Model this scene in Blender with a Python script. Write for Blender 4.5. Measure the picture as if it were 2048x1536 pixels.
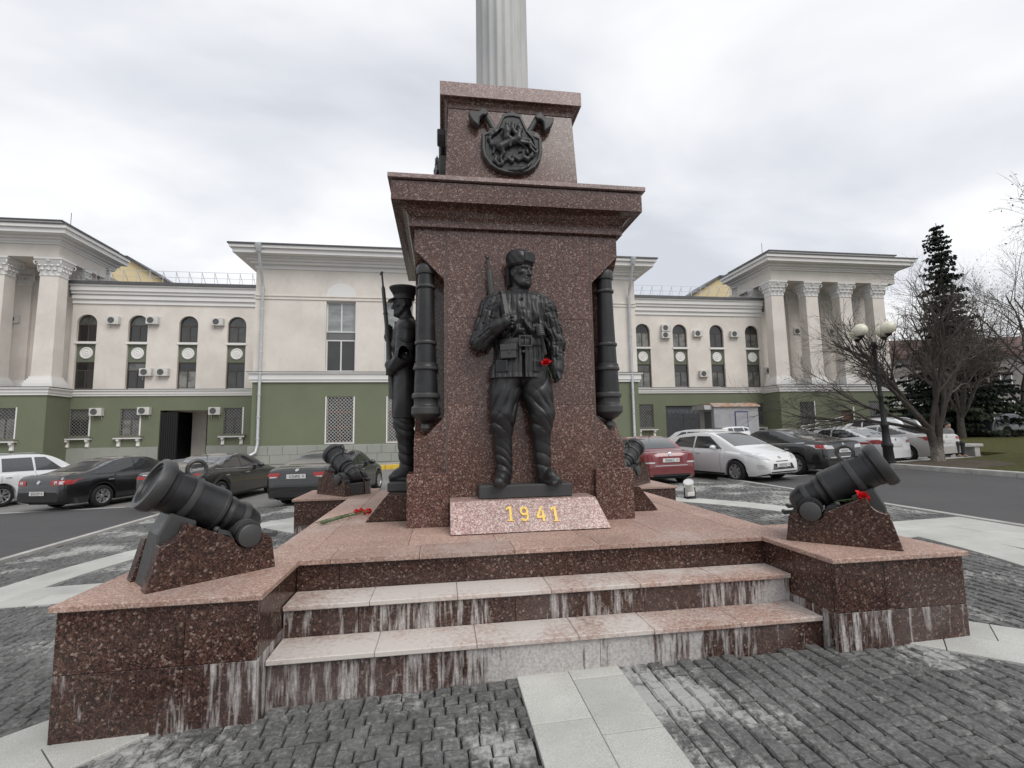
import bpy, bmesh, math, random
import numpy as np
from math import sin, cos, pi, radians, sqrt, atan2, hypot, floor
from mathutils import Vector, Matrix
from mathutils.bvhtree import BVHTree
for o in list(bpy.data.objects): bpy.data.objects.remove(o)
SC = bpy.context.scene
COL = SC.collection
# ------------------------------------------------------------------ camera
FPX, CAMH = 964.0, 1.75
YAW, PITCH, ROLL = radians(8.37), radians(5.7), radians(0.96)
fw = Vector((sin(YAW)*cos(PITCH), cos(YAW)*cos(PITCH), sin(PITCH)))
rt0 = Vector((cos(YAW), -sin(YAW), 0)); up0 = rt0.cross(fw)
rt = rt0*cos(ROLL)-up0*sin(ROLL); up = up0*cos(ROLL)+rt0*sin(ROLL)
CAM = Vector((0, 0, CAMH))
cd = bpy.data.cameras.new('camera'); cam = bpy.data.objects.new('camera', cd); COL.objects.link(cam)
cd.sensor_width = 36; cd.lens = FPX/2048*36; cd.clip_start = .05; cd.clip_end = 4000
mw = Matrix((rt, up, -fw)).transposed().to_4x4(); mw.translation = CAM
cam.matrix_world = mw
SC.camera = cam
SC.render.resolution_x, SC.render.resolution_y = 1024, 768
# ------------------------------------------------------------------ sky, sun, exposure
SUN_EL, SUN_AZ = radians(48), radians(150)      # azimuth clockwise from +Y
w = bpy.data.worlds.new('World'); SC.world = w; w.use_nodes = True
nt = w.node_tree; nt.nodes.clear()
def wn(t, **k):
    n = nt.nodes.new(t)
    for a, b in k.items(): setattr(n, a, b)
    return n
out = wn('ShaderNodeOutputWorld'); bg = wn('ShaderNodeBackground'); bg.inputs[1].default_value = .1
sky = wn('ShaderNodeTexSky', sky_type='NISHITA', sun_disc=False, sun_elevation=SUN_EL, sun_rotation=SUN_AZ)
tc = wn('ShaderNodeTexCoord'); sx = wn('ShaderNodeSeparateXYZ'); nt.links.new(tc.outputs['Generated'], sx.inputs[0])
az = wn('ShaderNodeMath', operation='ABSOLUTE'); nt.links.new(sx.outputs[2], az.inputs[0])
ad = wn('ShaderNodeMath', operation='ADD'); nt.links.new(az.outputs[0], ad.inputs[0]); ad.inputs[1].default_value = .22
dx = wn('ShaderNodeMath', operation='DIVIDE'); dy = wn('ShaderNodeMath', operation='DIVIDE')
for d_, i in ((dx, 0), (dy, 1)):
    nt.links.new(sx.outputs[i], d_.inputs[0]); nt.links.new(ad.outputs[0], d_.inputs[1])
cx = wn('ShaderNodeCombineXYZ'); nt.links.new(dx.outputs[0], cx.inputs[0]); nt.links.new(dy.outputs[0], cx.inputs[1])
mp = wn('ShaderNodeMapping'); mp.inputs['Rotation'].default_value = (0, 0, .5); mp.inputs['Scale'].default_value = (1, 1.35, 1); mp.inputs['Location'].default_value = (3.1, 1.4, 0)
nt.links.new(cx.outputs[0], mp.inputs[0])
n1 = wn('ShaderNodeTexNoise'); n1.inputs['Scale'].default_value = .95; n1.inputs['Detail'].default_value = 5; n1.inputs['Roughness'].default_value = .5
n1.inputs['Distortion'].default_value = .3
nt.links.new(mp.outputs[0], n1.inputs['Vector'])
cr = wn('ShaderNodeValToRGB'); e = cr.color_ramp.elements
e[0].position = .36; e[0].color = (6.0, 6.25, 6.8, 1); e[1].position = .64; e[1].color = (9.7, 9.7, 9.7, 1)
m_ = cr.color_ramp.elements.new(.5); m_.color = (7.7, 7.85, 8.2, 1)
nt.links.new(n1.outputs[0], cr.inputs[0])
mx = wn('ShaderNodeMix', data_type='RGBA'); mx.inputs[0].default_value = .93
nt.links.new(sky.outputs[0], mx.inputs[6]); nt.links.new(cr.outputs[0], mx.inputs[7])
nt.links.new(mx.outputs[2], bg.inputs[0]); nt.links.new(bg.outputs[0], out.inputs[0])
sd = bpy.data.lights.new('sun', 'SUN'); sd.energy = 1.5; sd.angle = radians(35); sd.color = (1, .965, .92)
so = bpy.data.objects.new('sun', sd); COL.objects.link(so)
sdir = Vector((sin(SUN_AZ)*cos(SUN_EL), cos(SUN_AZ)*cos(SUN_EL), sin(SUN_EL)))
so.rotation_euler = sdir.to_track_quat('Z', 'Y').to_euler(); so.location = (0, 0, 40)
vs = SC.view_settings; vs.view_transform = 'Standard'; vs.look = 'None'; vs.exposure = 0.22; vs.gamma = 1
# ------------------------------------------------------------------ pixel helpers (photo pixels 2048x1536)
def ray(u, v): return rt*((u-1024)/FPX)-up*((v-768)/FPX)+fw
def PY(u, v, Y): d = ray(u, v); return CAM+d*(Y/d.y)
def PZ(u, v, z): d = ray(u, v); return CAM+d*((z-CAMH)/d.z)
T = .022
def gz(x): return T*max(-30., min(60., x))
def PG(u, v):
    d = ray(u, v); s = -CAMH/(d.z-T*d.x); return CAM+d*s
def to_px(p):
    q = Vector(p)-CAM; z = q.dot(fw); return 1024+FPX*q.dot(rt)/z, 768-FPX*q.dot(up)/z, z
# ------------------------------------------------------------------ mesh helpers
class MB:
    def __init__(s): s.v = []; s.f = []; s.sm = []
    def add(s, vs, fs, smooth=False):
        n = len(s.v); s.v += [tuple(p) for p in vs]; s.f += [tuple(i+n for i in f) for f in fs]; s.sm += [smooth]*len(fs); return s
    def box(s, x0, x1, y0, y1, z0, z1):
        return s.add([(x0,y0,z0),(x1,y0,z0),(x1,y1,z0),(x0,y1,z0),(x0,y0,z1),(x1,y0,z1),(x1,y1,z1),(x0,y1,z1)],
                     [(3,2,1,0),(4,5,6,7),(0,1,5,4),(1,2,6,5),(2,3,7,6),(3,0,4,7)])
    def obox(s, c, ax, h):
        c = Vector(c); a = [Vector(q).normalized()*k for q, k in zip(ax, h)]
        P = []
        for k in (-1, 1):
            for i, j in ((-1,-1),(1,-1),(1,1),(-1,1)): P.append(c+a[0]*i+a[1]*j+a[2]*k)
        return s.add(P, [(3,2,1,0),(4,5,6,7),(0,1,5,4),(1,2,6,5),(2,3,7,6),(3,0,4,7)])
    def bar(s, p, q, wd, hg, upv=(0,0,1)):
        p, q = Vector(p), Vector(q); d = (q-p); L = d.length; d.normalize(); u = Vector(upv)
        sdv = d.cross(u)
        if sdv.length < 1e-5: sdv = d.cross(Vector((1,0,0)))
        sdv.normalize(); u = sdv.cross(d)
        return s.obox((p+q)/2, (d, sdv, u), (L/2, wd/2, hg/2))
    def prism(s, poly, f0, f1):      # poly list of 2D, f0/f1 map (a,b)->3D ; poly CCW seen from f1 side
        n = len(poly)
        vs = [f0(*p) for p in poly]+[f1(*p) for p in poly]
        fs = [tuple(range(n-1, -1, -1)), tuple(range(n, 2*n))]+[(i, (i+1) % n, n+(i+1) % n, n+i) for i in range(n)]
        return s.add(vs, fs)
    def rings(s, R, closed=True, cap0=True, cap1=True, smooth=True):   # R: list of rings (lists of points)
        n = len(R[0]); vs = [p for r in R for p in r]; fs = []
        for i in range(len(R)-1):
            for j in range(n if closed else n-1):
                k = (j+1) % n; fs.append((i*n+j, i*n+k, (i+1)*n+k, (i+1)*n+j))
        s.add(vs, fs, smooth)
        if closed and cap0: s.add(R[0], [tuple(range(n-1, -1, -1))])
        if closed and cap1: s.add(R[-1], [tuple(range(n))])
        return s
    def lathe(s, prof, n=24, M=None, caps=True, smooth=True):   # prof [(r,z)]
        R = []
        for r, z in prof:
            ring = [Vector((r*cos(2*pi*k/n), r*sin(2*pi*k/n), z)) for k in range(n)]
            if M is not None: ring = [M @ p for p in ring]
            R.append(ring)
        return s.rings(R, True, caps, caps, smooth)
    def tube(s, pts, rad, n=8, caps=True):
        pts = [Vector(p) for p in pts]
        if not hasattr(rad, '__len__'): rad = [rad]*len(pts)
        R = []; prev = None
        for i, p in enumerate(pts):
            d = (pts[min(i+1, len(pts)-1)]-pts[max(i-1, 0)]).normalized()
            if prev is None:
                a = d.orthogonal().normalized()
            else:
                a = (prev-d*prev.dot(d))
                a = a.normalized() if a.length > 1e-6 else d.orthogonal().normalized()
            prev = a; b = d.cross(a)
            R.append([p+(a*cos(2*pi*k/n)+b*sin(2*pi*k/n))*rad[i] for k in range(n)])
        return s.rings(R, True, caps, caps)
    def ball(s, c, r, nu=14, nv=8, M=None):
        rx, ry, rz = (r, r, r) if not hasattr(r, '__len__') else r
        c = Vector(c); R = []
        for i in range(1, nv):
            a = -pi/2+pi*i/nv
            ring = [Vector((rx*cos(a)*cos(2*pi*k/nu), ry*cos(a)*sin(2*pi*k/nu), rz*sin(a))) for k in range(nu)]
            R.append([c+(M @ p if M else p) for p in ring])
        return s.rings(R, True, True, True)
    def grid(s, P, smooth=True, flip=False):
        nr, nc = len(P), len(P[0]); vs = [p for r in P for p in r]
        fs = [(i*nc+j, i*nc+j+1, (i+1)*nc+j+1, (i+1)*nc+j) for i in range(nr-1) for j in range(nc-1)]
        if flip: fs = [f[::-1] for f in fs]
        return s.add(vs, fs, smooth)
    def mesh(s, name, mat, sharp=40):
        me = bpy.data.meshes.new(name); me.from_pydata(s.v, [], s.f)
        if any(s.sm):
            me.polygons.foreach_set('use_smooth', s.sm)
            me.set_sharp_from_angle(angle=radians(sharp))
        if mat: me.materials.append(mat)
        me.update(); return me
    def build(s, name, mat, parent=None, bevel=0, sharp=40):
        return obj(name, s.mesh(name, mat, sharp), parent, bevel)
def obj(name, me, parent=None, bevel=0):
    o = bpy.data.objects.new(name, me); COL.objects.link(o)
    if parent: o.parent = parent
    if bevel:
        b = o.modifiers.new('bevel', 'BEVEL'); b.width = bevel; b.segments = 1; b.limit_method = 'ANGLE'
    return o
def tag(o, label=None, cat=None, group=None, kind=None):
    if label: o['label'] = label
    if cat: o['category'] = cat
    if group: o['group'] = group
    if kind: o['kind'] = kind
    return o
def empty(name, loc=(0,0,0), rz=0, label=None, cat=None, group=None, kind=None):
    o = bpy.data.objects.new(name, None); COL.objects.link(o); o.location = loc; o.rotation_euler = (0, 0, rz); o.empty_display_size = .2
    return tag(o, label, cat, group, kind)
KIDS = {}
def copy_tree(o, parent=None):
    c = o.copy(); COL.objects.link(c)
    if parent: c.parent = parent
    for ch in list(o.children): copy_tree(ch, c)
    return c
RND = random.Random(7)
# ------------------------------------------------------------------ materials
class NT:
    def __init__(s, name, rough=.5, metal=0., spec=.5):
        s.m = bpy.data.materials.new(name); s.m.use_nodes = True; s.t = s.m.node_tree
        s.b = s.t.nodes['Principled BSDF']; s.b.inputs['Roughness'].default_value = rough; s.b.inputs['Metallic'].default_value = metal
        s.b.inputs['Specular IOR Level'].default_value = spec
        g = s.n('ShaderNodeNewGeometry'); s.pos = g.outputs['Position']
    def n(s, t, **k):
        q = s.t.nodes.new(t)
        for a, b in k.items(): setattr(q, a, b)
        return q
    def L(s, a, b): s.t.links.new(a, b)
    def map(s, scale, vec=None, rot=(0,0,0), loc=(0,0,0)):
        q = s.n('ShaderNodeMapping'); q.inputs['Scale'].default_value = scale; q.inputs['Rotation'].default_value = rot; q.inputs['Location'].default_value = loc
        s.L(vec or s.pos, q.inputs[0]); return q.outputs[0]
    def objc(s): return s.n('ShaderNodeTexCoord').outputs['Object']
    def noise(s, scale, detail=4, rough=.55, vec=None, dist=0.):
        q = s.n('ShaderNodeTexNoise'); q.inputs['Scale'].default_value = scale; q.inputs['Detail'].default_value = detail
        q.inputs['Roughness'].default_value = rough; q.inputs['Distortion'].default_value = dist
        s.L(vec or s.pos, q.inputs['Vector']); return q.outputs[0]
    def vor(s, scale, vec=None, feature='F1', out=1):
        q = s.n('ShaderNodeTexVoronoi', feature=feature); q.inputs['Scale'].default_value = scale
        s.L(vec or s.pos, q.inputs['Vector']); return q.outputs[out]
    def ramp(s, fac, stops, interp='LINEAR'):
        q = s.n('ShaderNodeValToRGB'); r = q.color_ramp; r.interpolation = interp
        while len(r.elements) < len(stops): r.elements.new(.5)
        for el, (p, c) in zip(r.elements, stops):
            el.position = p; el.color = (*c, 1) if hasattr(c, '__len__') else (c, c, c, 1)
        s.L(fac, q.inputs[0]); return q.outputs[0]
    def mix(s, fac, a, b, mode='MIX'):
        q = s.n('ShaderNodeMix', data_type='RGBA', blend_type=mode)
        for i, val in ((0, fac), (6, a), (7, b)):
            sock = q.inputs[i]
            if hasattr(val, 'is_output'): s.L(val, sock)
            elif hasattr(val, '__len__'): sock.default_value = (*val, 1)
            else: sock.default_value = val if i == 0 else (val, val, val, 1)
        return q.outputs[2]
    def math(s, op, a, b=0.):
        q = s.n('ShaderNodeMath', operation=op)
        for sock, val in zip(q.inputs, (a, b)):
            if hasattr(val, 'is_output'): s.L(val, sock)
            else: sock.default_value = val
        return q.outputs[0]
    def rnd(s): return s.n('ShaderNodeObjectInfo').outputs['Random']
    def col(s, c):
        if hasattr(c, 'is_output'): s.L(c, s.b.inputs['Base Color'])
        else: s.b.inputs['Base Color'].default_value = (*c, 1)
        return s
    def rough(s, c): s.L(c, s.b.inputs['Roughness']); return s
    def bump(s, h, strength=.3, dist=.01):
        q = s.n('ShaderNodeBump'); q.inputs['Strength'].default_value = strength; q.inputs['Distance'].default_value = dist
        s.L(h, q.inputs['Height']); s.L(q.outputs[0], s.b.inputs['Normal']); return s
def simple(name, c, rough=.5, metal=0., spec=.5, var=0., vscale=6., bump=0., bscale=40., bdist=.005):
    k = NT(name, rough, metal, spec)
    if var:
        a = tuple(x*(1-var) for x in c); b = tuple(min(1, x*(1+var)) for x in c)
        k.col(k.ramp(k.noise(vscale, 5), [(.3, a), (.7, b)]))
    else: k.col(c)
    if bump: k.bump(k.noise(bscale, 4), bump, bdist)
    return k.m
def xmask(k, xs):          # where along the steps the lime has run
    sp_ = k.n('ShaderNodeSeparateXYZ'); k.L(k.pos, sp_.inputs[0]); x01 = k.math('DIVIDE', k.math('ADD', sp_.outputs[0], 1.2), 4.2)
    return k.ramp(x01, xs)
def granite(name, cols, scale=42, rough=.25, white=0., streak=0., pale=0., spec=.5, objrnd=.12, xs=None):
    k = NT(name, rough, 0, spec)
    dv = k.n('ShaderNodeVectorMath', operation='ADD')
    nz = k.n('ShaderNodeTexNoise'); nz.inputs['Scale'].default_value = scale*.8; nz.inputs['Detail'].default_value = 2
    k.L(k.pos, nz.inputs['Vector'])
    sc_ = k.n('ShaderNodeVectorMath', operation='SCALE'); sc_.inputs[3].default_value = .9/scale; k.L(nz.outputs['Color'], sc_.inputs[0])
    k.L(k.pos, dv.inputs[0]); k.L(sc_.outputs[0], dv.inputs[1])
    v1 = k.vor(scale, dv.outputs[0]); sp = k.n('ShaderNodeSeparateColor'); k.L(v1, sp.inputs[0])
    c = k.ramp(sp.outputs[0], cols)
    v2 = k.vor(scale*2.6, dv.outputs[0]); sp2 = k.n('ShaderNodeSeparateColor'); k.L(v2, sp2.inputs[0])
    c2 = k.ramp(sp2.outputs[0], cols)
    c = k.mix(.42, c, c2)
    big = k.noise(1.3, 3)
    c = k.mix(1., c, k.ramp(big, [(.3, .86), (.7, 1.12)]), 'MULTIPLY')
    if objrnd: c = k.mix(1., c, k.ramp(k.rnd(), [(0, 1-objrnd), (1, 1+objrnd)]), 'MULTIPLY')
    r = rough
    if pale:          # lime bloom lying on horizontal slabs
        a = k.noise(1.1, 3, .5); b = k.noise(26, 4, .7)
        if xs: a = k.math('ADD', k.math('MULTIPLY', a, .7), xmask(k, xs))
        f = k.ramp(k.math('ADD', k.math('MULTIPLY', a, .75), k.math('MULTIPLY', b, .3)), [(.60-.17*pale, 0.), (.70-.15*pale, pale*.85)])
        c = k.mix(f, c, (.58, .545, .51))
    if streak:        # lime runs down the faces
        st = k.noise(9, 4, .62, k.map((1.6, 1.6, .10))); fine = k.noise(38, 3, .6, k.map((1.2, 1.2, .16)))
        ms = k.noise(1.15, 2, .5, k.map((1, 1, .6), loc=(2.3, 0, .6)))
        f = k.math('ADD', k.math('MULTIPLY', st, .62), k.math('MULTIPLY', fine, .38))
        f = k.math('ADD', f, k.math('MULTIPLY', k.math('SUBTRACT', ms, .5), .4 if xs else .8))
        if xs: f = k.math('ADD', f, k.math('SUBTRACT', xmask(k, xs), .15))
        veil = k.ramp(k.noise(1.7, 3, .5, k.map((1, 1, .8), loc=(5.1, 2, 0))), [(.45, 0.), (.65, min(.5, .35*streak))]); c = k.mix(veil, c, (.17, .145, .14))
        f = k.ramp(f, [(.60-.13*streak, 0.), (.70-.11*streak, .82)])
        c = k.mix(f, c, k.ramp(k.noise(60, 3), [(.3, (.36, .34, .33)), (.7, (.60, .58, .56))]))
        k.rough(k.ramp(f, [(0, rough), (1, .8)]))
    k.col(c)
    k.bump(sp2.outputs[1], .04 if rough < .4 else .12, .004)
    return k.m
DK = [(.0, (.007, .006, .005)), (.25, (.020, .010, .008)), (.5, (.048, .020, .015)), (.75, (.080, .036, .027)), (.92, (.13, .072, .056)), (.985, (.30, .24, .20))]
SH = [(.0, (.010, .008, .007)), (.22, (.034, .016, .013)), (.45, (.084, .035, .027)), (.70, (.138, .064, .050)), (.88, (.21, .120, .096)), (.97, (.42, .34, .30))]
LT = [(.0, (.17, .105, .083)), (.3, (.30, .185, .148)), (.6, (.40, .255, .205)), (.85, (.49, .34, .285)), (.96, (.62, .54, .475))]
M = {}
M['gr_dark'] = granite('dark_polished_granite', DK, 70, .2)
M['gr_stain'] = granite('lime_stained_granite', DK, 70, .3, streak=.72)
M['gr_riser'] = granite('lime_washed_riser_granite', DK, 70, .35, streak=1.2, xs=[(0, .10), (.25, .14), (.42, .32), (.62, .30), (.8, .17), (.93, .02)])
M['gr_mid'] = granite('polished_red_granite', SH, 80, .16)
M['gr_wedge'] = granite('pink_speckled_granite', [(.0, (.05, .03, .03)), (.25, (.20, .10, .085)), (.5, (.33, .19, .165)), (.75, (.42, .29, .26)), (.95, (.62, .55, .52))], 80, .35)
M['gr_top'] = granite('flamed_pink_granite', LT, 95, .65, pale=.3, spec=.3)
M['gr_tread'] = granite('lime_bloomed_pink_granite', LT, 95, .75, pale=1.0, spec=.3, xs=[(0, .22), (.4, .19), (.55, .10), (.75, .06), (1, .13)])
M['gr_cap'] = granite('weathered_grey_pink_granite', [(.0, (.10, .07, .07)), (.3, (.21, .135, .125)), (.6, (.29, .19, .175)), (.85, (.36, .27, .25)), (.96, (.52, .47, .45))], 80, .4)
k = NT('black_bronze', .42, .0, .42); nb = k.noise(5, 6, .65); c = k.ramp(nb, [(.3, (.010, .0105, .0115)), (.55, (.018, .0185, .020)), (.75, (.034, .034, .035))])
gg = k.n('ShaderNodeNewGeometry'); pt = k.ramp(gg.outputs['Pointiness'], [(.5, 0), (.56, .6)]); c = k.mix(pt, c, (.075, .075, .074)); k.col(c); k.rough(k.ramp(k.noise(18, 5, .6), [(.3, .30), (.7, .52)])); k.bump(k.noise(85, 5, .65), .16, .006); M['bronze'] = k.m
M['gold'] = simple('gold_leaf_paint', (.62, .42, .10), .45, .25, .5, .2, 60)
k = NT('column_stone', .65); k.col(k.ramp(k.noise(3, 5, .6, k.map((1, 1, .25))), [(.3, (.38, .385, .38)), (.7, (.55, .55, .54))])); k.bump(k.noise(60, 4), .1, .004); M['colstone'] = k.m
k = NT('mortar_joint', .9); k.col((.10, .08, .07)); M['joint'] = k.m
# ground
def asphalt(name, a, b, sp):
    k = NT(name, .85, 0, .35); big = k.ramp(k.noise(.35, 5, .6), [(.3, 0), (.7, 1)])
    c = k.mix(big, a, b); s_ = k.noise(220, 2, .6); c = k.mix(k.ramp(s_, [(.52, 0), (.66, .5)]), c, sp)
    st = k.ramp(k.noise(1.6, 6, .7), [(.56, 0), (.72, .35)]); c = k.mix(st, c, tuple(x*.6 for x in a))
    k.col(c); k.bump(k.noise(190, 3, .6), .5, .004); return k.m
M['asphalt'] = asphalt('dark_asphalt', (.060, .058, .060), (.082, .079, .080), (.15, .15, .15))
M['old_asphalt'] = asphalt('worn_asphalt', (.16, .155, .15), (.235, .23, .22), (.30, .30, .29))
k = NT('cobble_stone', .75, 0, .35); n = k.noise(38, 5, .65); c = k.ramp(n, [(.25, (.06, .061, .061)), (.55, (.145, .145, .141)), (.8, (.29, .29, .28))])
c = k.mix(1., c, k.ramp(k.noise(3.2, 3), [(.3, .62), (.7, 1.15)]), 'MULTIPLY')
wf = k.math('ADD', k.math('MULTIPLY', k.noise(1.0, 3, .5), .7), k.math('MULTIPLY', k.noise(16, 4, .7), .35))
c = k.mix(k.ramp(wf, [(.545, 0), (.62, .7)]), c, (.46, .46, .44)); k.col(c); k.bump(n, .7, .012); M['cobble'] = k.m
k = NT('joint_sand', .95); k.col(k.ramp(k.noise(40, 4), [(.3, (.020, .020, .019)), (.7, (.05, .049, .046))])); k.bump(k.noise(90, 3), .5, .01); M['sand'] = k.m
k = NT('pale_granite_slab', .7, 0, .35); n = k.noise(130, 4, .7); c = k.ramp(n, [(.3, (.34, .34, .315)), (.5, (.47, .47, .44)), (.72, (.60, .60, .57))])
c = k.mix(1., c, k.ramp(k.noise(1.6, 5, .6), [(.3, .82), (.7, 1.1)]), 'MULTIPLY'); c = k.mix(1., c, k.ramp(k.rnd(), [(0, .9), (1, 1.08)]), 'MULTIPLY')
k.col(c); k.bump(n, .15, .003); M['slab'] = k.m
M['kerb'] = simple('concrete_kerb', (.40, .39, .37), .8, 0, .3, .22, 2.5, .3, 60)
M['yellow_kerb'] = simple('yellow_painted_kerb', (.62, .42, .05), .6, 0, .4, .12, 4)
k = NT('winter_lawn', .95, 0, .1); c = k.ramp(k.noise(6, 6, .7), [(.3, (.055, .060, .022)), (.6, (.10, .098, .04)), (.8, (.15, .125, .065))]); k.col(c); k.bump(k.noise(70, 4), 1., .04); M['lawn'] = k.m
M['soil'] = simple('bare_soil', (.085, .070, .055), .95, 0, .1, .3, 5, .6, 30, .02)
# ================================================================== GROUND
XC, YC = .9, 6.6
def tilt(mb, off=0.): mb.v = [(x, y, z+gz(x)+off) for x, y, z in mb.v]; return mb
def sheet(name, poly, off, mat, parent=None):
    mb = MB().add([(x, y, 0) for x, y in poly], [tuple(range(len(poly)))]); tilt(mb, off)
    return mb.build(name, mat, parent)
g = MB(); xs = [-1500, -30, 60, 1500]; ys = [-1500, 1500]
g.grid([[(x, y, 0) for x in xs] for y in ys], False); tilt(g, -.06)
ground = tag(g.build('ground', M['old_asphalt']), kind='structure')
tag(sheet('road', [(-26, -40), (XC-7.93, -40), (XC-7.93, 13.6), (-8.9, 15.6), (-26, 16.2)], -.02, M['asphalt']), kind='structure')
tag(sheet('road', [(XC+7.93, -40), (15.2, -40), (15.2, 14.3), (13.0, 14.0), (XC+7.6, 13.95), (XC+7.93, 13.6)], -.02, M['asphalt']), kind='structure')
tag(sheet('road_marking', [(8.9, 14.02), (12.6, 14.10), (12.6, 14.19), (8.9, 14.11)], -.03, simple('worn_white_marking', (.5, .5, .48), .8, 0, .3, .25, 9)), kind='structure')
tag(sheet('road_marking', [(-14.5, 16.0), (-9.1, 15.7), (-9.1, 15.8), (-14.5, 16.12)], -.03, bpy.data.materials['worn_white_marking']), kind='structure')
# plaza: sand bed, then slabs and cobbles on it
plaza = tag(sheet('plaza_paving', [(XC-7.8, -6), (XC+7.8, -6), (XC+7.8, 14.0), (XC-7.8, 14.0)], -.036, M['sand']), kind='structure')
def slab_poly(poly, top=.006, name='paving_slab', mat=None, gap=.004, thick=.04):
    cx_ = sum(p[0] for p in poly)/len(poly); cy_ = sum(p[1] for p in poly)/len(poly)
    q = []
    for x, y in poly:
        d = hypot(x-cx_, y-cy_); f = (d-gap)/d; q.append((cx_+(x-cx_)*f, cy_+(y-cy_)*f))
    top += RND.uniform(-.0012, .0012)
    mb = MB().prism(q, lambda a, b: (a, b, top-thick), lambda a, b: (a, b, top)); tilt(mb)
    return mb.build(name, mat or M['slab'], plaza, .003)
BANDS = [(i*pi/4, (-.12 if i == 4 else 0)) for i in range(8)]
def in_podium(x, y, m=0.):
    rx, ry = abs(x-XC), y
    if rx < 2.08 and 3.52+m < ry < 4.3: return True
    if rx < 2.33-m and 4.2+m < ry < 9.0-m: return True
    return 2.06 < rx < 3.21-m and (3.41+m < ry < 4.65-m or 8.2+m < ry < 9.4-m)
for ang, off in BANDS:      # radial bands, two slabs wide
    c_, s_ = cos(ang), sin(ang); r0 = 2.2 if ang % (pi/2) < .1 else 3.6
    for side in (-1, 1):
        r = r0+(.0 if side < 0 else .33)
        while r < 5.93:
            L_ = RND.choice((.62, .7, .75)); r1 = min(r+L_, 5.95)
            P = [(r, 0), (r1, 0), (r1, side*.376), (r, side*.376)]
            if side < 0: P = P[::-1]
            W = [(XC+a*c_-(b+off)*s_, YC+a*s_+(b+off)*c_) for a, b in P]
            mx_ = sum(p[0] for p in W)/4; my_ = sum(p[1] for p in W)/4
            if not in_podium(mx_, my_, .25): slab_poly(W, .008)
            r = r1
n = 54
for i in range(n):          # ring
    a0, a1 = 2*pi*i/n, 2*pi*(i+1)/n; am = (a0+a1)/2
    if YC+6.2*sin(am) < -.5: continue
    slab_poly([(XC+5.90*cos(a0), YC+5.90*sin(a0)), (XC+6.52*cos(a0), YC+6.52*sin(a0)), (XC+6.52*cos(am), YC+6.52*sin(am)), (XC+6.52*cos(a1), YC+6.52*sin(a1)), (XC+5.90*cos(a1), YC+5.90*sin(a1)), (XC+5.9*cos(am), YC+5.9*sin(am))], .007)
for sgn in (-1, 1):         # slab aprons beside the road, south of the ring's waist
    y = YC+.6; j = 0
    while y > -.5:
        cut = 6.95 if j % 2 else 7.3
        for x0, x1 in ((5.9, 6.45), (6.45, cut), (cut, 7.79)):
            if hypot((x0+x1)/2, y-.25-YC) < 6.35: continue
            X = sorted((XC+sgn*x0, XC+sgn*x1))
            slab_poly([(X[0], y-.5), (X[1], y-.5), (X[1], y), (X[0], y)], .004)
        y -= .5; j += 1
for sgn in (-1, 1):         # kerbstones along the road
    y = -5.5
    while y < 13.8:
        X = sorted((XC+sgn*7.80, XC+sgn*7.93))
        slab_poly([(X[0], y), (X[1], y), (X[1], y+1.), (X[0], y+1.)], .022, 'kerbstone', M['kerb'], .002, .12); y += 1.
def cob_geo(L_, W_, rr):
    def ring(sx_, sy_, z, j): return [(a*sx_/2+rr.uniform(-j, j), b*sy_/2+rr.uniform(-j, j), z+rr.uniform(-.003, .003)) for a, b in ((-1,-1),(1,-1),(1,1),(-1,1))]
    v = ring(L_, W_, -.04, .002)+ring(L_, W_, -.013, .004)+ring(L_*.84, W_*.82, 0, .005)
    f = [(8,9,10,11)]
    for b in (0, 4):
        for i in range(4): f.append((b+i, b+(i+1) % 4, b+4+(i+1) % 4, b+4+i))
    return v, f
cobs = []
def fill(x0, x1, y0, y1, ok, alongx, pitch=.112):
    rr = RND
    if alongx:
        y = y0
        while y < y1:
            x = x0+rr.uniform(0, .1)
            while x < x1:
                L_ = rr.uniform(.095, .15)
                if ok(x+L_/2, y): cobs.append((x+L_/2, y, L_-.009, pitch-.009, 0))
                x += L_
            y += pitch
    else:
        x = x0
        while x < x1:
            y = y0+rr.uniform(0, .1)
            while y < y1:
                L_ = rr.uniform(.1, .165)
                if ok(x, y+L_/2): cobs.append((x, y+L_/2, L_-.010, pitch-.010, pi/2))
                y += L_
            x += pitch
def in_band(x, y, hw=.33):
    dx_, dy_ = x-XC, y-YC
    for a, off in BANDS:
        t_ = dx_*cos(a)+dy_*sin(a)
        if t_ > 0 and abs(-dx_*sin(a)+dy_*cos(a)-off) < hw: return True
    return False
inner = lambda x, y: hypot(x-XC, y-YC) < 5.9 and not in_podium(x, y, .06) and not in_band(x, y)
fill(XC-6, XC-.3, .5, YC+6, lambda x, y: inner(x, y) and x < XC, True)
fill(XC+.3, XC+6, .5, YC+6, lambda x, y: inner(x, y) and x > XC, False, .118)
fill(XC-7.75, XC-2, YC+.6, 13.9, lambda x, y: hypot(x-XC, y-YC) > 6.52, True, .12)
fill(XC+2, XC+7.75, YC+.6, 13.9, lambda x, y: hypot(x-XC, y-YC) > 6.52, True, .12)
cmesh = []
for i in range(24):
    v, f = cob_geo(1, 1, RND)
    cmesh.append((v, f))
def score(c):
    u, v, z = to_px((c[0], c[1], gz(c[0])))
    return z if z > .5 and -10 < u < 2058 and 700 < v < 1545 else 99+z
cobs.sort(key=score)
shared = []
for i in range(16):
    v, f = cob_geo(.115, .1, RND); mb = MB().add(v, f); shared.append(mb.mesh('cobble', M['cobble']))
rest = MB()
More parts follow.
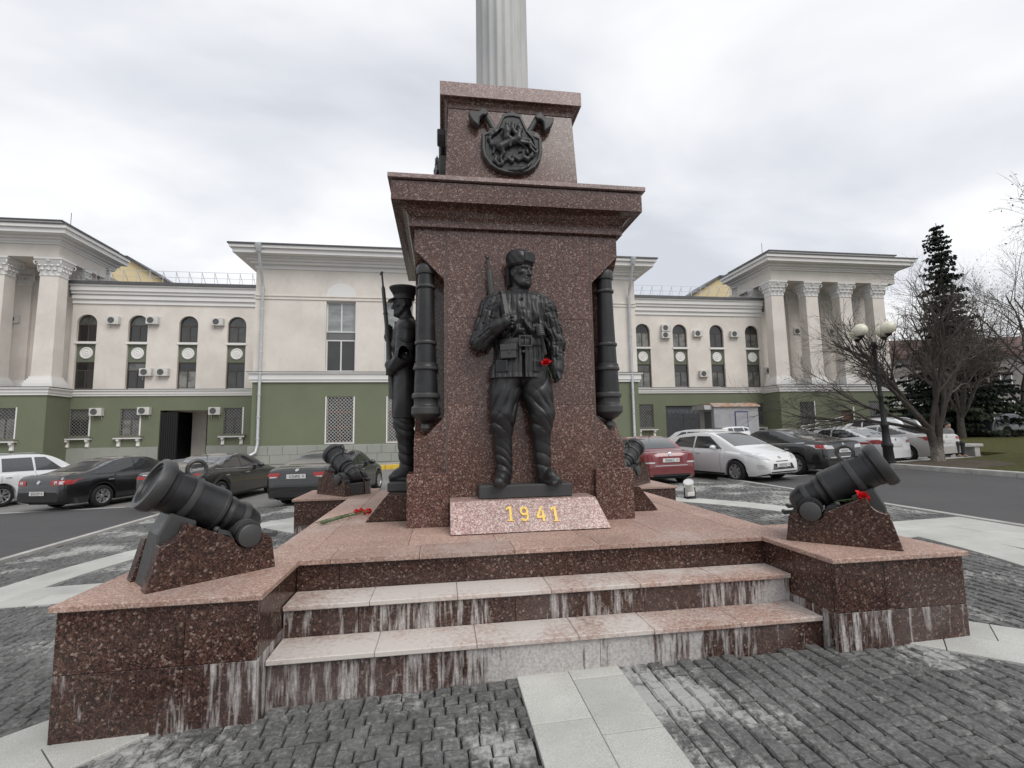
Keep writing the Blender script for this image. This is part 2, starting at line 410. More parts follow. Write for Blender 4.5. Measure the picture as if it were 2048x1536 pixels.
for i, (x, y, L_, W_, rz) in enumerate(cobs):
    z = gz(x)-.004+RND.uniform(-.006, .005); tx, ty = RND.gauss(0, .035), RND.gauss(0, .035)
    if i < 300:
        o = obj('cobble', shared[i % 16], plaza); o.location = (x, y, z); o.rotation_euler = (tx, ty-T, rz); o.scale = (L_/.115, W_/.1, 1)
    else:
        v, f = cmesh[i % 24]; c_, s_ = cos(rz), sin(rz)
        rest.add([(x+a*L_*c_-b*W_*s_, y+a*L_*s_+b*W_*c_, z+h+(a*tx+b*ty)*.1) for a, b, h in v], f)
tag(rest.build('cobble_field', M['cobble'], plaza), kind='stuff')
# lawn and pavements
lp = [(15.42, -30), (60, -30), (60, 33), (25, 33), (22.4, 16.4), (19.6, 15.5), (15.42, 15.15)]
mbl = MB().prism(lp, lambda a, b: (a, b, -.05), lambda a, b: (a, b, .10)); tilt(mbl)
tag(mbl.build('lawn', M['lawn']), kind='structure')
mbl = MB().prism([(15.5, 12.4), (17.6, 12.6), (18.8, 14.2), (18.4, 15.2), (15.5, 15.05)], lambda a, b: (a, b, .08), lambda a, b: (a, b, .106)); tilt(mbl)
tag(mbl.build('bare_soil_patch', M['soil']), kind='structure')
kb = tag(empty('lawn_kerb'), kind='structure')
y = -10.
while y < 14.5:
    mb = MB().box(15.22, 15.415, y+.004, y+.996, -.1, .125); tilt(mb); mb.build('kerbstone', M['kerb'], kb, .015); y += 1.
x = 15.25
while x < 18.9:
    mb = MB().box(x+.004, x+.996, 15.17, 15.34, -.1, .125); mb.v=[(a,b+(a-15.25)*.084,c_) for a,b,c_ in mb.v]; tilt(mb); mb.build('kerbstone', M['kerb'], kb, .015); x += 1.
pv = MB().box(-29, 29, 27.0, 44.0, -.05, .17); tilt(pv)
tag(pv.build('pavement', simple('pale_pavement', (.34, .31, .28), .85, 0, .3, .25, 1.2, .3, 80)), kind='structure')
yk = tag(empty('pavement_kerb'), kind='structure')
for i in range(-28, 28):
    mb = MB().box(i+.01, i+.99, 26.82, 26.995, -.1, .18); tilt(mb)
    mb.build('kerbstone', M['yellow_kerb'] if -6 < i < 4 else M['kerb'], yk, .02)
# ================================================================== MONUMENT
ZT = .75
mon = empty('monument', (XC, YC, 0), 0, 'red granite war monument with stepped podium, tall pedestal and white fluted column', 'monument')
def mbuild(mb, name, mat, bevel=.004, sharp=40):
    mb.v = [(x-XC, y-YC, z) for x, y, z in mb.v]
    return mb.build(name, mat, mon, bevel, sharp)
# podium core
c = MB(); c.box(XC-2.31, XC+2.31, 4.26, 8.98, -.3, .705)
for sx_ in (-1, 1):
    X = sorted((XC+sx_*2.09, XC+sx_*3.18))
    c.box(X[0], X[1], 3.44, 4.62, -.3, .70); c.box(X[0], X[1], 8.23, 9.37, -.3, .70)
c.box(XC-2.05, XC+2.05, 3.61, 4.3, -.3, .235); c.box(XC-2.05, XC+2.05, 3.94, 4.3, -.3, .465)
mbuild(c, 'podium_core', M['joint'], 0)
def panel_x(x0, x1, y, z0, z1, nrm, mat, th=.025):   # facing y
    Y = sorted((y, y-nrm*th)); mb = MB().box(x0+.0015, x1-.0015, Y[0], Y[1], z0+.0015, z1-.0015); return mbuild(mb, 'facing_panel', mat, .002)
def panel_y(y0, y1, x, z0, z1, nrm, mat, th=.025):
    X = sorted((x, x-nrm*th)); mb = MB().box(X[0], X[1], y0+.0015, y1-.0015, z0+.0015, z1-.0015); return mbuild(mb, 'facing_panel', mat, .002)
for sx_ in (-1, 1):
    for y0, y1 in ((3.41, 4.65), (8.2, 9.4)):
        xi, xo = XC+sx_*2.06, XC+sx_*3.21; X = sorted((xi, xo)); cut = X[0]+(.72 if sx_ < 0 else .43)
        for yy, nn in ((y0, -1), (y1, 1)):
            for a, b in ((X[0], cut), (cut, X[1])):
                panel_x(a, b, yy, -.2, .34, nn, M['gr_stain']); panel_x(a, b, yy, .34, .71, nn, M['gr_dark'])
        for xx, nn in ((xi, -sx_), (xo, sx_)):
            panel_y(y0+.026, y1-.026, xx, -.2, .34, nn, M['gr_stain']); panel_y(y0+.026, y1-.026, xx, .34, .71, nn, M['gr_dark'])
        mb = MB().box(X[0]-.03, X[1]+.03, y0-.03, y1+.03, .712, ZT); mbuild(mb, 'pedestal_slab', M['gr_top'], .005)
    xx = XC+sx_*2.33
    for y0, y1 in ((4.69, 5.8), (5.8, 7.0), (7.0, 8.17)):
        panel_y(y0, y1, xx, -.2, .34, sx_, M['gr_stain']); panel_y(y0, y1, xx, .34, .71, sx_, M['gr_dark'])
# steps
def run(x0, x1, cuts):
    e_ = [x0]+[x0+(x1-x0)*q for q in cuts]+[x1]; return list(zip(e_[:-1], e_[1:]))
XL, XR = XC-2.055, XC+2.055
for a, b in run(XL, XR, (.28, .56, .80)): panel_x(a, b, 3.575, -.2, .238, -1, M['gr_riser'])
for a, b in run(XL, XR, (.13, .42, .68, .9)): panel_x(a, b, 3.905, .24, .468, -1, M['gr_stain'])
for a, b in run(XL, XR, (.08, .33, .62, .86)): panel_x(a, b, 4.225, .47, .71, -1, M['gr_dark'])
for (ya, yb, z), cuts in (((3.545, 3.90, .276), (.17, .34, .52, .66, .83)), ((3.875, 4.22, .506), (.15, .31, .49, .67, .84))):
    for a, b in run(XL, XR, cuts):
        dz_ = RND.uniform(-.001, .001); mb = MB().box(a+.0015, b-.0015, ya, yb, z-.036+dz_, z+dz_); mbuild(mb, 'tread_slab', M['gr_tread'], .005)
# platform slabs
px0, px1, py0, py1 = XC-2.36, XC+2.36, 4.19, 9.02
def pslab(x0, x1, y0, y1):
    dz_ = RND.uniform(-.0012, .0012); mb = MB().box(x0+.0015, x1-.0015, y0+.0015, y1-.0015, .712, ZT+.0035+dz_); mbuild(mb, 'platform_slab', M['gr_top'], .003)
for a, b in run(px0+.0, px1, (.12, .27, .44, .60, .76, .9)):
    pslab(a, b, py0, py0+.36)
for x0, x1 in ((px0, px0+.36), (px1-.36, px1)):
    for i in range(4): yy = py0+.36+i*(py1-py0-.36)/4; pslab(x0, x1, yy, yy+(py1-py0-.36)/4)
for i in range(5):
    for j in range(4):
        sx_ = (px1-px0-.72)/5; sy_ = (py1-py0-.36)/4; pslab(px0+.36+i*sx_, px0+.36+(i+1)*sx_, py0+.36+j*sy_, py0+.36+(j+1)*sy_)
# pedestal
for sx_ in (-1, 1):
    for sy_ in (-1, 1):
        X = sorted((XC+sx_*.825, XC+sx_*1.27)); Y = sorted((YC+sy_*.825, YC+sy_*1.27))
        mb = MB().box(X[0], X[1], Y[0], Y[1], ZT, 1.32); mbuild(mb, 'corner_block', M['gr_mid'], .006)
def rot4(k_):
    a = k_*pi/2; c_, s_ = round(cos(a)), round(sin(a))
    return lambda x, y, z: (XC+x*c_-y*s_, YC+x*s_+y*c_, z)
for k_ in range(4):          # sloping date plinths
    R_ = rot4(k_); hw = .815
    mb = MB(); P = [R_(-hw, -1.76, ZT+.012), R_(hw, -1.76, ZT+.012), R_(hw, -1.0, ZT+.012), R_(-hw, -1.0, ZT+.012), R_(-hw+.0, -1.53, 1.05), R_(hw-.09, -1.53, 1.05), R_(hw-.09, -1.0, 1.05), R_(-hw, -1.0, 1.05)]
    if k_: P[5] = R_(hw, -1.53, 1.05); P[6] = R_(hw, -1.0, 1.05)
    mb.add(P, [(3,2,1,0),(4,5,6,7),(0,1,5,4),(1,2,6,5),(2,3,7,6),(3,0,4,7)])
    pl = mbuild(mb, 'date_plinth', M['gr_wedge'] if k_ == 0 else M['gr_dark'], .004)
    if k_ == 0: date_plinth = pl
# numerals on the front plinth
slope_n = Vector((0, -.30, .23)).normalized(); sl_up = Vector((0, .23, .30)).normalized(); sl_rt = Vector((1, 0, 0))
def glyph(ch):
    S = []          # strokes as polygons in a 0.6 x 1 box
    def bx_(x0, x1, y0, y1): S.append([(x0, y0), (x1, y0), (x1, y1), (x0, y1)])
    if ch == '1':
        bx_(.26, .44, 0, 1); bx_(.14, .56, 0, .06); S.append([(.06, .72), (.26, .84), (.26, 1), (.06, .86)])
    if ch == '4':
        bx_(.40, .56, 0, .72); bx_(.02, .66, .22, .37); S.append([(.02, .37), (.20, .37), (.50, 1), (.34, 1)])
    if ch == '9':
        def arc(cx_, cy_, rx, ry, a0, a1, t_, n_=10):
            for i in range(n_):
                b0, b1 = a0+(a1-a0)*i/n_, a0+(a1-a0)*(i+1)/n_
                S.append([(cx_+rx*cos(b0), cy_+ry*sin(b0)), (cx_+rx*cos(b1), cy_+ry*sin(b1)), (cx_+(rx-t_)*cos(b1), cy_+(ry-t_)*sin(b1)), (cx_+(rx-t_)*cos(b0), cy_+(ry-t_)*sin(b0))])
        arc(.31, .69, .29, .31, 0, 2*pi, .15, 16); bx_(.45, .60, .28, .7); arc(.31, .29, .29, .29, -pi*.86, 0, .14, 8)
    return S
gh = .165
for ch, u in zip('1941', (1012, 1041, 1074, 1103)):
    d = ray(u, 1043); p0 = Vector((XC, YC-1.76, ZT+.012)); s_ = (p0-CAM).dot(slope_n)/d.dot(slope_n); org = CAM+d*s_
    mb = MB()
    for poly in glyph(ch):
        A = sum(poly[i][0]*poly[(i+1) % len(poly)][1]-poly[(i+1) % len(poly)][0]*poly[i][1] for i in range(len(poly)))
        if A < 0: poly = poly[::-1]
        f = lambda h: (lambda a, b: tuple(org+sl_rt*((a)*gh*.92)+sl_up*(b*gh)+slope_n*h-Vector((XC, YC, 0))))
        mb.prism(poly, f(-.002), f(.005+.0006*RND.random()))
    nm = obj('numeral', mb.mesh('numeral', M['gold']), date_plinth); tag(nm, 'gold numeral '+ch)
# shaft with notched corners
def notch_ring(h, n_, z):
    P = []
    for sx_, sy_ in ((-1,-1),(1,-1),(1,1),(-1,1)):
        q = [(sx_*h, sy_*(h-n_)), (sx_*(h-n_), sy_*(h-n_)), (sx_*(h-n_), sy_*h)]
        if sx_*sy_ < 0: q = q[::-1]
        P += [(XC+a, YC+b, z) for a, b in q]
    return P
EPS = .0008
mb = MB(); mb.rings([notch_ring(1.2, EPS, ZT), notch_ring(1.2, EPS, 1.58), notch_ring(1.2, .33, 1.93), notch_ring(1.2, .33, 3.50), notch_ring(1.2, EPS, 3.83), notch_ring(1.2, EPS, 4.09)], smooth=False)
mbuild(mb, 'pedestal_shaft', M['gr_mid'], .003)
for k_ in range(4):
    R_ = rot4(k_)
    for z0, z1 in ((1.055, 2.05), (2.053, 3.05), (3.053, 4.075)):
        P = []
        for z in (z0, z1):
            for x, y in ((-.835, -1.204), (.855, -1.204), (.855, -1.15), (-.835, -1.15)): P.append(R_(x, y, z))
        mb = MB().add(P, [(3,2,1,0),(4,5,6,7),(0,1,5,4),(1,2,6,5),(2,3,7,6),(3,0,4,7)]); mbuild(mb, 'shaft_panel', M['gr_mid'], .002)
        for xa in (-.846, .866):
            mb = MB().add([R_(xa+q, -1.2012, z) for z in (z0, z1) for q in (-.009, .009)], [(0, 1, 3, 2)]); mbuild(mb, 'panel_joint', M['joint'], 0)
def sq(h, z): return [(XC-h, YC-h, z), (XC+h, YC-h, z), (XC+h, YC+h, z), (XC-h, YC+h, z)]
mb = MB(); mb.rings([sq(1.257, 4.088), sq(1.257, 4.135), sq(1.1, 4.135)], smooth=False); mbuild(mb, 'cornice_fillet', M['gr_mid'], .003)
cv = [sq(1.235, 4.128)]
for i in range(9):
    a = i/8*pi/2; cv.append(sq(1.245+.185*(1-cos(a)), 4.136+.165*sin(a)))
mb = MB(); mb.rings(cv+[sq(1.2, 4.31)], smooth=True); mbuild(mb, 'cornice_cove', M['gr_mid'], 0, 30)
mb = MB(); mb.rings([sq(1.442, 4.303), sq(1.442, 4.525), sq(1.2, 4.525)], smooth=False); mbuild(mb, 'cornice_fascia', M['gr_mid'], .004)
mb = MB(); mb.rings([sq(1.478, 4.542), sq(1.478, 4.592), sq(1.0, 4.63)], smooth=False); mbuild(mb, 'cornice_slab', M['gr_cap'], .004)
mb = MB(); mb.rings([sq(1.40, 4.52), sq(1.40, 4.545)], smooth=False); mbuild(mb, 'cornice_gap', M['joint'], 0)
mb = MB(); mb.rings([sq(.862, 4.6), sq(.806, 5.862)], smooth=False); mbuild(mb, 'upper_block', M['gr_mid'], .005)
cv = []
for i in range(7):
    a = i/6*pi/2; cv.append(sq(.815+.08*(1-cos(a)), 5.862+.10*sin(a)))
mb = MB(); mb.rings(cv, smooth=True); mbuild(mb, 'capstone_cove', M['gr_mid'], 0, 30)
mb = MB(); mb.rings([sq(.912, 5.963), sq(.912, 6.15), sq(.4, 6.165)], smooth=False); mbuild(mb, 'capstone', M['gr_cap'], .006)
# fluted column
NF = 20; mb = MB(); R = []
def flute(z, r):
    P = []
    for i in range(NF):
        a0 = 2*pi*i/NF; P.append((a0, r)); P.append((a0+2*pi/NF*.12, r))
        for q, d_ in ((.3, .022), (.56, .03), (.82, .022)): P.append((a0+2*pi/NF*q, r-d_))
    return [(XC+rr*cos(a), YC+rr*sin(a), z) for a, rr in P]
for z, r in ((6.16, .385), (8.5, .378), (11, .362), (13.2, .34)): R.append(flute(z, r))
mb.rings(R, smooth=True); mbuild(mb, 'fluted_column', M['colstone'], 0, 50)
mb = MB(); mb.lathe([(.34, 13.2), (.40, 13.26), (.40, 13.34), (.36, 13.4), (.44, 13.7), (.5, 13.75)], 28, Matrix.Translation((XC, YC, 0))); mb.box(XC-.52, XC+.52, YC-.52, YC+.52, 13.75, 13.95); mbuild(mb, 'column_capital', M['colstone'], 0)
# ================================================================== SCULPTURE (implicit surfaces meshed with surface nets)
class SDF:
    def __init__(s, lo, hi, h):
        s.lo = np.array(lo, np.float32); s.h = h; s.n = np.ceil((np.array(hi)-np.array(lo))/h).astype(int)+1
        s.ax = [s.lo[i]+h*np.arange(s.n[i], dtype=np.float32) for i in range(3)]; s.D = np.full(s.n, .5, np.float32)
    def win(s, lo, hi):
        sl = []; A = []
        for i in range(3):
            a = max(0, int((lo[i]-s.lo[i])/s.h)); b = min(s.n[i], int((hi[i]-s.lo[i])/s.h)+2); b = max(b, a+1)
            sl.append(slice(a, b)); sh = [1, 1, 1]; sh[i] = -1; A.append(s.ax[i][a:b].reshape(sh))
        return tuple(sl), A
    def put(s, sl, d, k, op='u'):
        a = s.D[sl]
        if op == 's': a, d = -a, d; 
        if k > 0:
            h = np.clip(.5+.5*(a-d)/k, 0, 1); r = a*(1-h)+d*h-k*h*(1-h)
        else: r = np.minimum(a, d)
        s.D[sl] = -r if op == 's' else r
    def cone(s, a, b, ra, rb, k=.03, op='u', disp=None, flat=1.):
        a, b = np.array(a, float), np.array(b, float); m = max(ra, rb)+k+.03
        sl, (X, Y, Z) = s.win(np.minimum(a, b)-m, np.maximum(a, b)+m); v = b-a; L2 = max(v@v, 1e-9)
        t = np.clip(((X-a[0])*v[0]+(Y-a[1])*v[1]+(Z-a[2])*v[2])/L2, 0, 1)
        d = np.sqrt((X-a[0]-t*v[0])**2+((Y-a[1]-t*v[1])*flat)**2+(Z-a[2]-t*v[2])**2)-(ra+(rb-ra)*t)
        if disp: d = d+disp(X, Y, Z, t)
        s.put(sl, d.astype(np.float32), k, op)
    def ell(s, c, r, k=.03, op='u', R=None, disp=None):
        c = np.array(c, float); r = np.array(r, float); m = r.max()+k+.03
        sl, (X, Y, Z) = s.win(c-m, c+m); x, y, z = X-c[0], Y-c[1], Z-c[2]
        if R is not None: x, y, z = (R[0][0]*x+R[1][0]*y+R[2][0]*z, R[0][1]*x+R[1][1]*y+R[2][1]*z, R[0][2]*x+R[1][2]*y+R[2][2]*z)
        q = np.sqrt((x/r[0])**2+(y/r[1])**2+(z/r[2])**2); q2 = np.sqrt((x/r[0]**2)**2+(y/r[1]**2)**2+(z/r[2]**2)**2)+1e-6
        d = q*(q-1)/q2
        if disp: d = d+disp(X, Y, Z, 0)
        s.put(sl, d.astype(np.float32), k, op)
    def box(s, c, hf, rd=.01, k=.01, op='u', R=None):
        c = np.array(c, float); m = np.linalg.norm(hf)+k+.03
        sl, (X, Y, Z) = s.win(c-m, c+m); x, y, z = X-c[0], Y-c[1], Z-c[2]
        if R is not None: x, y, z = (R[0][0]*x+R[1][0]*y+R[2][0]*z, R[0][1]*x+R[1][1]*y+R[2][1]*z, R[0][2]*x+R[1][2]*y+R[2][2]*z)
        qx, qy, qz = np.abs(x)-hf[0]+rd, np.abs(y)-hf[1]+rd, np.abs(z)-hf[2]+rd
        d = np.sqrt(np.maximum(qx, 0)**2+np.maximum(qy, 0)**2+np.maximum(qz, 0)**2)+np.minimum(np.maximum(qx, np.maximum(qy, qz)), 0)-rd
        s.put(sl, d.astype(np.float32), k, op)
    def loft(s, T_, k=.03, op='u', disp=None):   # rows (z, cx, cy, rx, ry)
        T_ = np.array(T_, float); z0, z1 = T_[0, 0], T_[-1, 0]; m = .06+k
        lo = (min(T_[:, 1]-T_[:, 3])-m, min(T_[:, 2]-T_[:, 4])-m, z0-m); hi = (max(T_[:, 1]+T_[:, 3])+m, max(T_[:, 2]+T_[:, 4])+m, z1+m)
        sl, (X, Y, Z) = s.win(lo, hi); zz = Z.ravel(); I = [np.interp(zz, T_[:, 0], T_[:, i]).reshape(Z.shape) for i in range(1, 5)]
        q = np.sqrt(((X-I[0])/I[2])**2+((Y-I[1])/I[3])**2); d = (q-1)*np.minimum(I[2], I[3])
        if disp: d = d+disp(X, Y, Z, 0)
        d = np.maximum(d, np.maximum(Z-z1, z0-Z)); s.put(sl, d.astype(np.float32), k, op)
    def chain(s, pts, rads, k=.02, **kw):
        for i in range(len(pts)-1): s.cone(pts[i], pts[i+1], rads[i], rads[i+1], k, **kw)
    def mesh(s, name, mat):
        D = s.D; I = D < 0; nx, ny, nz = D.shape
        cnt = np.zeros((nx-1, ny-1, nz-1), np.int8)
        for i in (0, 1):
            for j in (0, 1):
                for k in (0, 1): cnt += I[i:nx-1+i, j:ny-1+j, k:nz-1+k]
        act = np.argwhere((cnt > 0) & (cnt < 8)); idx = np.full(cnt.shape, -1, np.int64); idx[tuple(act.T)] = np.arange(len(act))
        acc = np.zeros((len(act), 3)); num = np.zeros(len(act))
        for axis in range(3):
            o1, o2 = [q for q in range(3) if q != axis]
            for a in (0, 1):
                for b in (0, 1):
                    p = act.copy(); p[:, o1] += a; p[:, o2] += b; q = p.copy(); q[:, axis] += 1
                    da, db = D[tuple(p.T)], D[tuple(q.T)]; ok = (da < 0) != (db < 0)
                    t = np.where(ok, da/np.where(ok, da-db, 1), 0); w = p.astype(float); w[:, axis] += t
                    acc[ok] += w[ok]; num[ok] += 1
        V = acc/num[:, None]*s.h+s.lo; F = []
        for axis in range(3):
            o1, o2 = (axis+1) % 3, (axis+2) % 3
            sa = [slice(None)]*3; sb = [slice(None)]*3; sa[axis] = slice(0, -1); sb[axis] = slice(1, None)
            A, B = I[tuple(sa)], I[tuple(sb)]; e = np.argwhere(A != B); e = e[(e[:, o1] > 0) & (e[:, o2] > 0)]
            e = e[(e[:, o1] < cnt.shape[o1]) & (e[:, o2] < cnt.shape[o2])]
            ins = A[tuple(e.T)]; c = []
            for d1, d2 in ((-1, -1), (0, -1), (0, 0), (-1, 0)):
                q = e.copy(); q[:, o1] += d1; q[:, o2] += d2; c.append(idx[tuple(q.T)])
            f = np.stack(c, 1); f[~ins] = f[~ins][:, ::-1]; F.append(f)
        F = np.concatenate(F); F = F[(F >= 0).all(1)]
        me = bpy.data.meshes.new(name); me.vertices.add(len(V)); me.vertices.foreach_set('co', V.astype(np.float32).ravel())
        me.loops.add(F.size); me.loops.foreach_set('vertex_index', F.astype(np.int32).ravel())
        me.polygons.add(len(F)); me.polygons.foreach_set('loop_start', np.arange(0, F.size, 4, dtype=np.int32)); me.polygons.foreach_set('use_smooth', np.ones(len(F), bool))
        me.update(); me.validate(); me.materials.append(mat); return me
def rotz(a): c_, s_ = cos(a), sin(a); return [[c_, -s_, 0], [s_, c_, 0], [0, 0, 1]]
def roty(a): c_, s_ = cos(a), sin(a); return [[c_, 0, s_], [0, 1, 0], [-s_, 0, c_]]
def head(S, c, yaw, sc=1.):
    c = np.array(c, float); R = np.array(rotz(yaw))
    def P(f, s_, u): return c+R@np.array((s_, -f, u))*sc
    def e_(f, s_, u, r, k=.02, op='u'): S.ell(P(f, s_, u), np.array(r)*sc, k, op, R)
    e_(0, 0, .03, (.098, .118, .12)); e_(.035, 0, -.055, (.080, .088, .125), .03)
    S.cone(P(.065, -.03, -.135), P(.065, .03, -.135), .042*sc, .042*sc, .03)
    e_(.102, 0, -.145, (.03, .026, .028), .02)
    for q in (-1, 1):
        S.cone(P(-.01, q*.078, -.06), P(.05, q*.055, -.13), .025*sc, .03*sc, .03)     # jaw line
        e_(.07, q*.058, -.022, (.03, .03, .022), .025)                                 # cheekbone
        e_(.135, q*.037, .004, (.028, .034, .016), .010, 's')                           # socket
        e_(.092, q*.037, .004, (.019, .018, .014), .004)
        e_(-.012, q*.100, -.02, (.018, .033, .046), .008); e_(.0, q*.112, -.018, (.006, .014, .024), .006, 's')
        S.cone(P(.112, q*.012, .032), P(.096, q*.066, .030), .018*sc, .015*sc, .010)    # brow
        S.cone(P(.116, q*.028, -.064), P(.098, q*.042, -.092), .0025*sc, .003*sc, .010, op='s')
    S.cone(P(.108, 0, .02), P(.142, 0, -.05), .013*sc, .019*sc, .014); e_(.125, .017, -.055, (.011, .014, .011), .008); e_(.125, -.017, -.055, (.011, .014, .011), .008)
    S.cone(P(.114, -.028, -.088), P(.114, .028, -.088), .011*sc, .011*sc, .010); S.cone(P(.114, -.024, -.108), P(.114, .024, -.108), .012*sc, .012*sc, .010)
    for q in (-1, 1): S.cone(P(.130, 0, -.0965), P(.116, q*.036, -.108), .0045*sc, .005*sc, .005, op='s')
    return P
def folds(k_, amp, zc, zw, tilt_=.5):
    def f(X, Y, Z, t): return 1.15*amp*(1-2*np.sqrt(np.abs(np.sin(.5*(k_*(Z+tilt_*X+.35*Y)+2.2*np.sin(9*X+6*Z+4*Y))))+.02))*np.exp(-((Z-zc)/zw)**2)
    return f
def quilt(a, b, sp=.058, amp=.014, cross=.17):
    a, b = np.array(a), np.array(b); v = b-a; v = v/np.linalg.norm(v); pr = np.array((v[2], 0, -v[0]))
    def f(X, Y, Z, t):
        q = (X-a[0])*pr[0]+(Z-a[2])*pr[2]+.004*np.sin(25*Z); l = (X-a[0])*v[0]+(Y-a[1])*v[1]+(Z-a[2])*v[2]
        g_ = np.abs(((q/sp) % 1)-.5)*sp; c_ = np.abs((((l+.05*np.floor(q/sp)*1.7)/cross) % 1)-.5)*cross
        return amp*np.exp(-(g_/.008)**2)+amp*.8*np.exp(-(c_/.009)**2)+.006*np.sin(30*l+4*np.sin(9*q))
    return f
def hand_fist(S, c, d, side, r=.019):
    c, d, side = np.array(c, float), np.array(d, float), np.array(side, float); nrm = np.cross(d, side)
    for i in range(4):
        b = c+d*(.045-.030*i); L_ = (.055, .062, .058, .048)[i]
        S.cone(b-side*.045+nrm*.01, b+side*.01+nrm*.048, r, r*.95, .006); S.cone(b+side*.01+nrm*.048, b+side*L_*.9+nrm*.015, r*.95, r*.8, .006)
    S.ell(c-side*.02, (.05, .05, .06), .02)
    S.cone(c+d*.05-side*.03, c+d*.07+side*.035+nrm*.03, r*1.05, r*.85, .008)
# ---------------------------------------------------------------- soldier in quilted jacket
def soldier_front():
    S = SDF((-.64, -.36, -.01), (.56, .26, 2.62), .0064)
    for x, sx_, toe in ((-.245, -1, (-.31, -.19, .045)), (.185, 1, (.315, -.15, .045))):
        an = (x+(.025 if sx_ < 0 else .02), .02, .12); tp = (x, 0, .60)
        S.cone(an, tp, .078, .108, .03, disp=folds(62, .009, .24, .16, .6))
        S.cone((an[0], .035, .055), toe, .066, .052, .035); S.ell((an[0]+(toe[0]-an[0])*.55, -.06, .10), (.058, .11, .055), .04)
        S.cone((an[0], .05, .03), (an[0]+(toe[0]-an[0])*.2, .0, .02), .06, .058, .01)
        S.box((an[0]+(toe[0]-an[0])*.52, -.065, .018), (.066, .145, .02), .016, .012, R=rotz(-.35*sx_*-1 if False else (.42 if sx_ > 0 else -.38)))
        kn = (x+.01, -.03, .76); hp = (x*.62, .0, 1.24)
        S.cone((x, 0, .60), kn, .118, .128, .03, disp=folds(48, .013, .66, .13, .8)); S.cone(kn, (x*.86, 0, .98), .132, .158, .04, disp=folds(34, .012, .84, .2, -1.2 if sx_ < 0 else 1.2))
        S.cone((x*.86, 0, .98), hp, .158, .165, .04, disp=folds(24, .008, 1.05, .2, -1.6))
    def qt(X, Y, Z, t):
        xx = X+.006*np.sin(17*Z)+.05*(X+.03)*(Z-1.6); g_ = np.abs(((xx/.058) % 1)-.5)*.058
        wr = .010*np.sin(46*Z+10*np.abs(X+.02)+3*np.sin(21*X))*np.exp(-((Z-1.66)/.11)**2)+.006*np.sin(40*X+20*Z)*np.exp(-((Z-1.75)/.25)**2)
        slit = .05*np.exp(-((X+.025)/.012)**2)*(Z < 1.52)
        return 0.0135*np.exp(-(g_/.0075)**2)*(.75+.25*np.sin(13*Z+2.1*np.floor(xx/.058)))+wr*1.9+slit
    S.loft([(1.145, -.065, -.005, .335, .205), (1.2, -.06, 0, .325, .2), (1.4, -.035, 0, .275, .19), (1.52, -.02, 0, .245, .178), (1.585, -.015, 0, .25, .18), (1.7, -.02, -.01, .275, .20), (1.85, -.025, -.01, .30, .205), (1.98, -.03, .0, .325, .185), (2.07, -.03, .01, .27, .15), (2.13, -.03, .02, .15, .115)], .02, disp=qt)
    for x in (-.245, .185): S.loft([(.585, x, 0, .118, .116), (.60, x, 0, .128, .126), (.615, x, 0, .128, .126), (.625, x, 0, .116, .114)], .004)
    a, b, c_, d_ = (-.345, .03, 1.97), (-.465, .0, 1.56), (-.30, -.19, 1.70), (-.245, -.225, 1.725)
    S.cone((-.22, .02, 2.03), a, .12, .118, .06, disp=quilt((-.22, 0, 2.03), a)); S.cone(a, b, .122, .125, .035, disp=quilt(a, b)); S.cone(b, c_, .122, .078, .03, disp=quilt(b, c_, .052, .012, .13))
    S.cone((-.315, -.18, 1.69), (-.28, -.205, 1.71), .084, .08, .01)
    hand_fist(S, d_+np.array((.045, -.035, .012)), (0, 0, 1.25), (1, -.1, 0), .0195)
    a2, b2, c2 = (.275, .03, 1.97), (.385, .02, 1.56), (.375, -.03, 1.29)
    S.cone((.16, .02, 2.03), a2, .12, .115, .06, disp=quilt((.16, 0, 2.03), a2)); S.cone(a2, b2, .118, .11, .035, disp=quilt(a2, b2)); S.cone(b2, c2, .108, .082, .03, disp=quilt(b2, c2, .052, .012, .13))
    S.cone((.378, -.02, 1.30), (.37, -.035, 1.25), .088, .084, .008); S.cone((.37, -.03, 1.26), (.36, -.045, 1.2), .055, .058, .02)
    hand_fist(S, (.355, -.05, 1.165), (.1, -.95, .2), (-.2, 0, -1))
    S.cone((-.03, .025, 2.08), (-.02, -.02, 2.26), .092, .085, .03)
    S.loft([(2.10, -.03, .02, .125, .12), (2.165, -.03, .005, .112, .115), (2.17, -.03, .005, .10, .10)], .008)
    P = head(S, (-.012, -.045, 2.345), radians(34), 1.06)
    # fur hat with raised ear flaps
    R = np.array(rotz(radians(34)))
    def hd(X, Y, Z, t): return .004*np.sin(55*X+30*Z)*np.sin(60*Y-20*Z)
    c0 = P(-.012, 0, 0)
    rows = [(.052, .128, .150), (.075, .148, .168), (.15, .156, .172), (.20, .148, .162), (.232, .115, .125), (.24, .06, .07)]
    S.loft([(c0[2]+u*1.0, c0[0]-(u-.1)*.10, c0[1], rx, (rx+ry)/2) for u, rx, ry in rows], .008, disp=hd)
    S.box(P(.142, 0, .13), (.075, .016, .058), .014, .012, R=R); S.cone(P(.0, -.02, .235), P(.03, .02, .245), .02, .018, .01)
    S.cone(P(.115, -.125, .06), P(.115, -.125, .235), .012, .012, .006, op='s') if False else None
    S.cone(P(-.13, -.06, .07), P(-.16, -.03, -.10), .035, .028, .015); S.cone(P(-.13, .06, .07), P(-.16, .03, -.10), .035, .028, .015)
    S.cone(P(.06, -.150, .06), P(.04, -.155, .22), .010, .010, .006, op='s')
    for z in (1.42, 1.66, 1.78, 1.90, 2.02): S.ell((-.028, -.205 if z < 1.95 else -.185, z), (.02, .016, .016), .004)
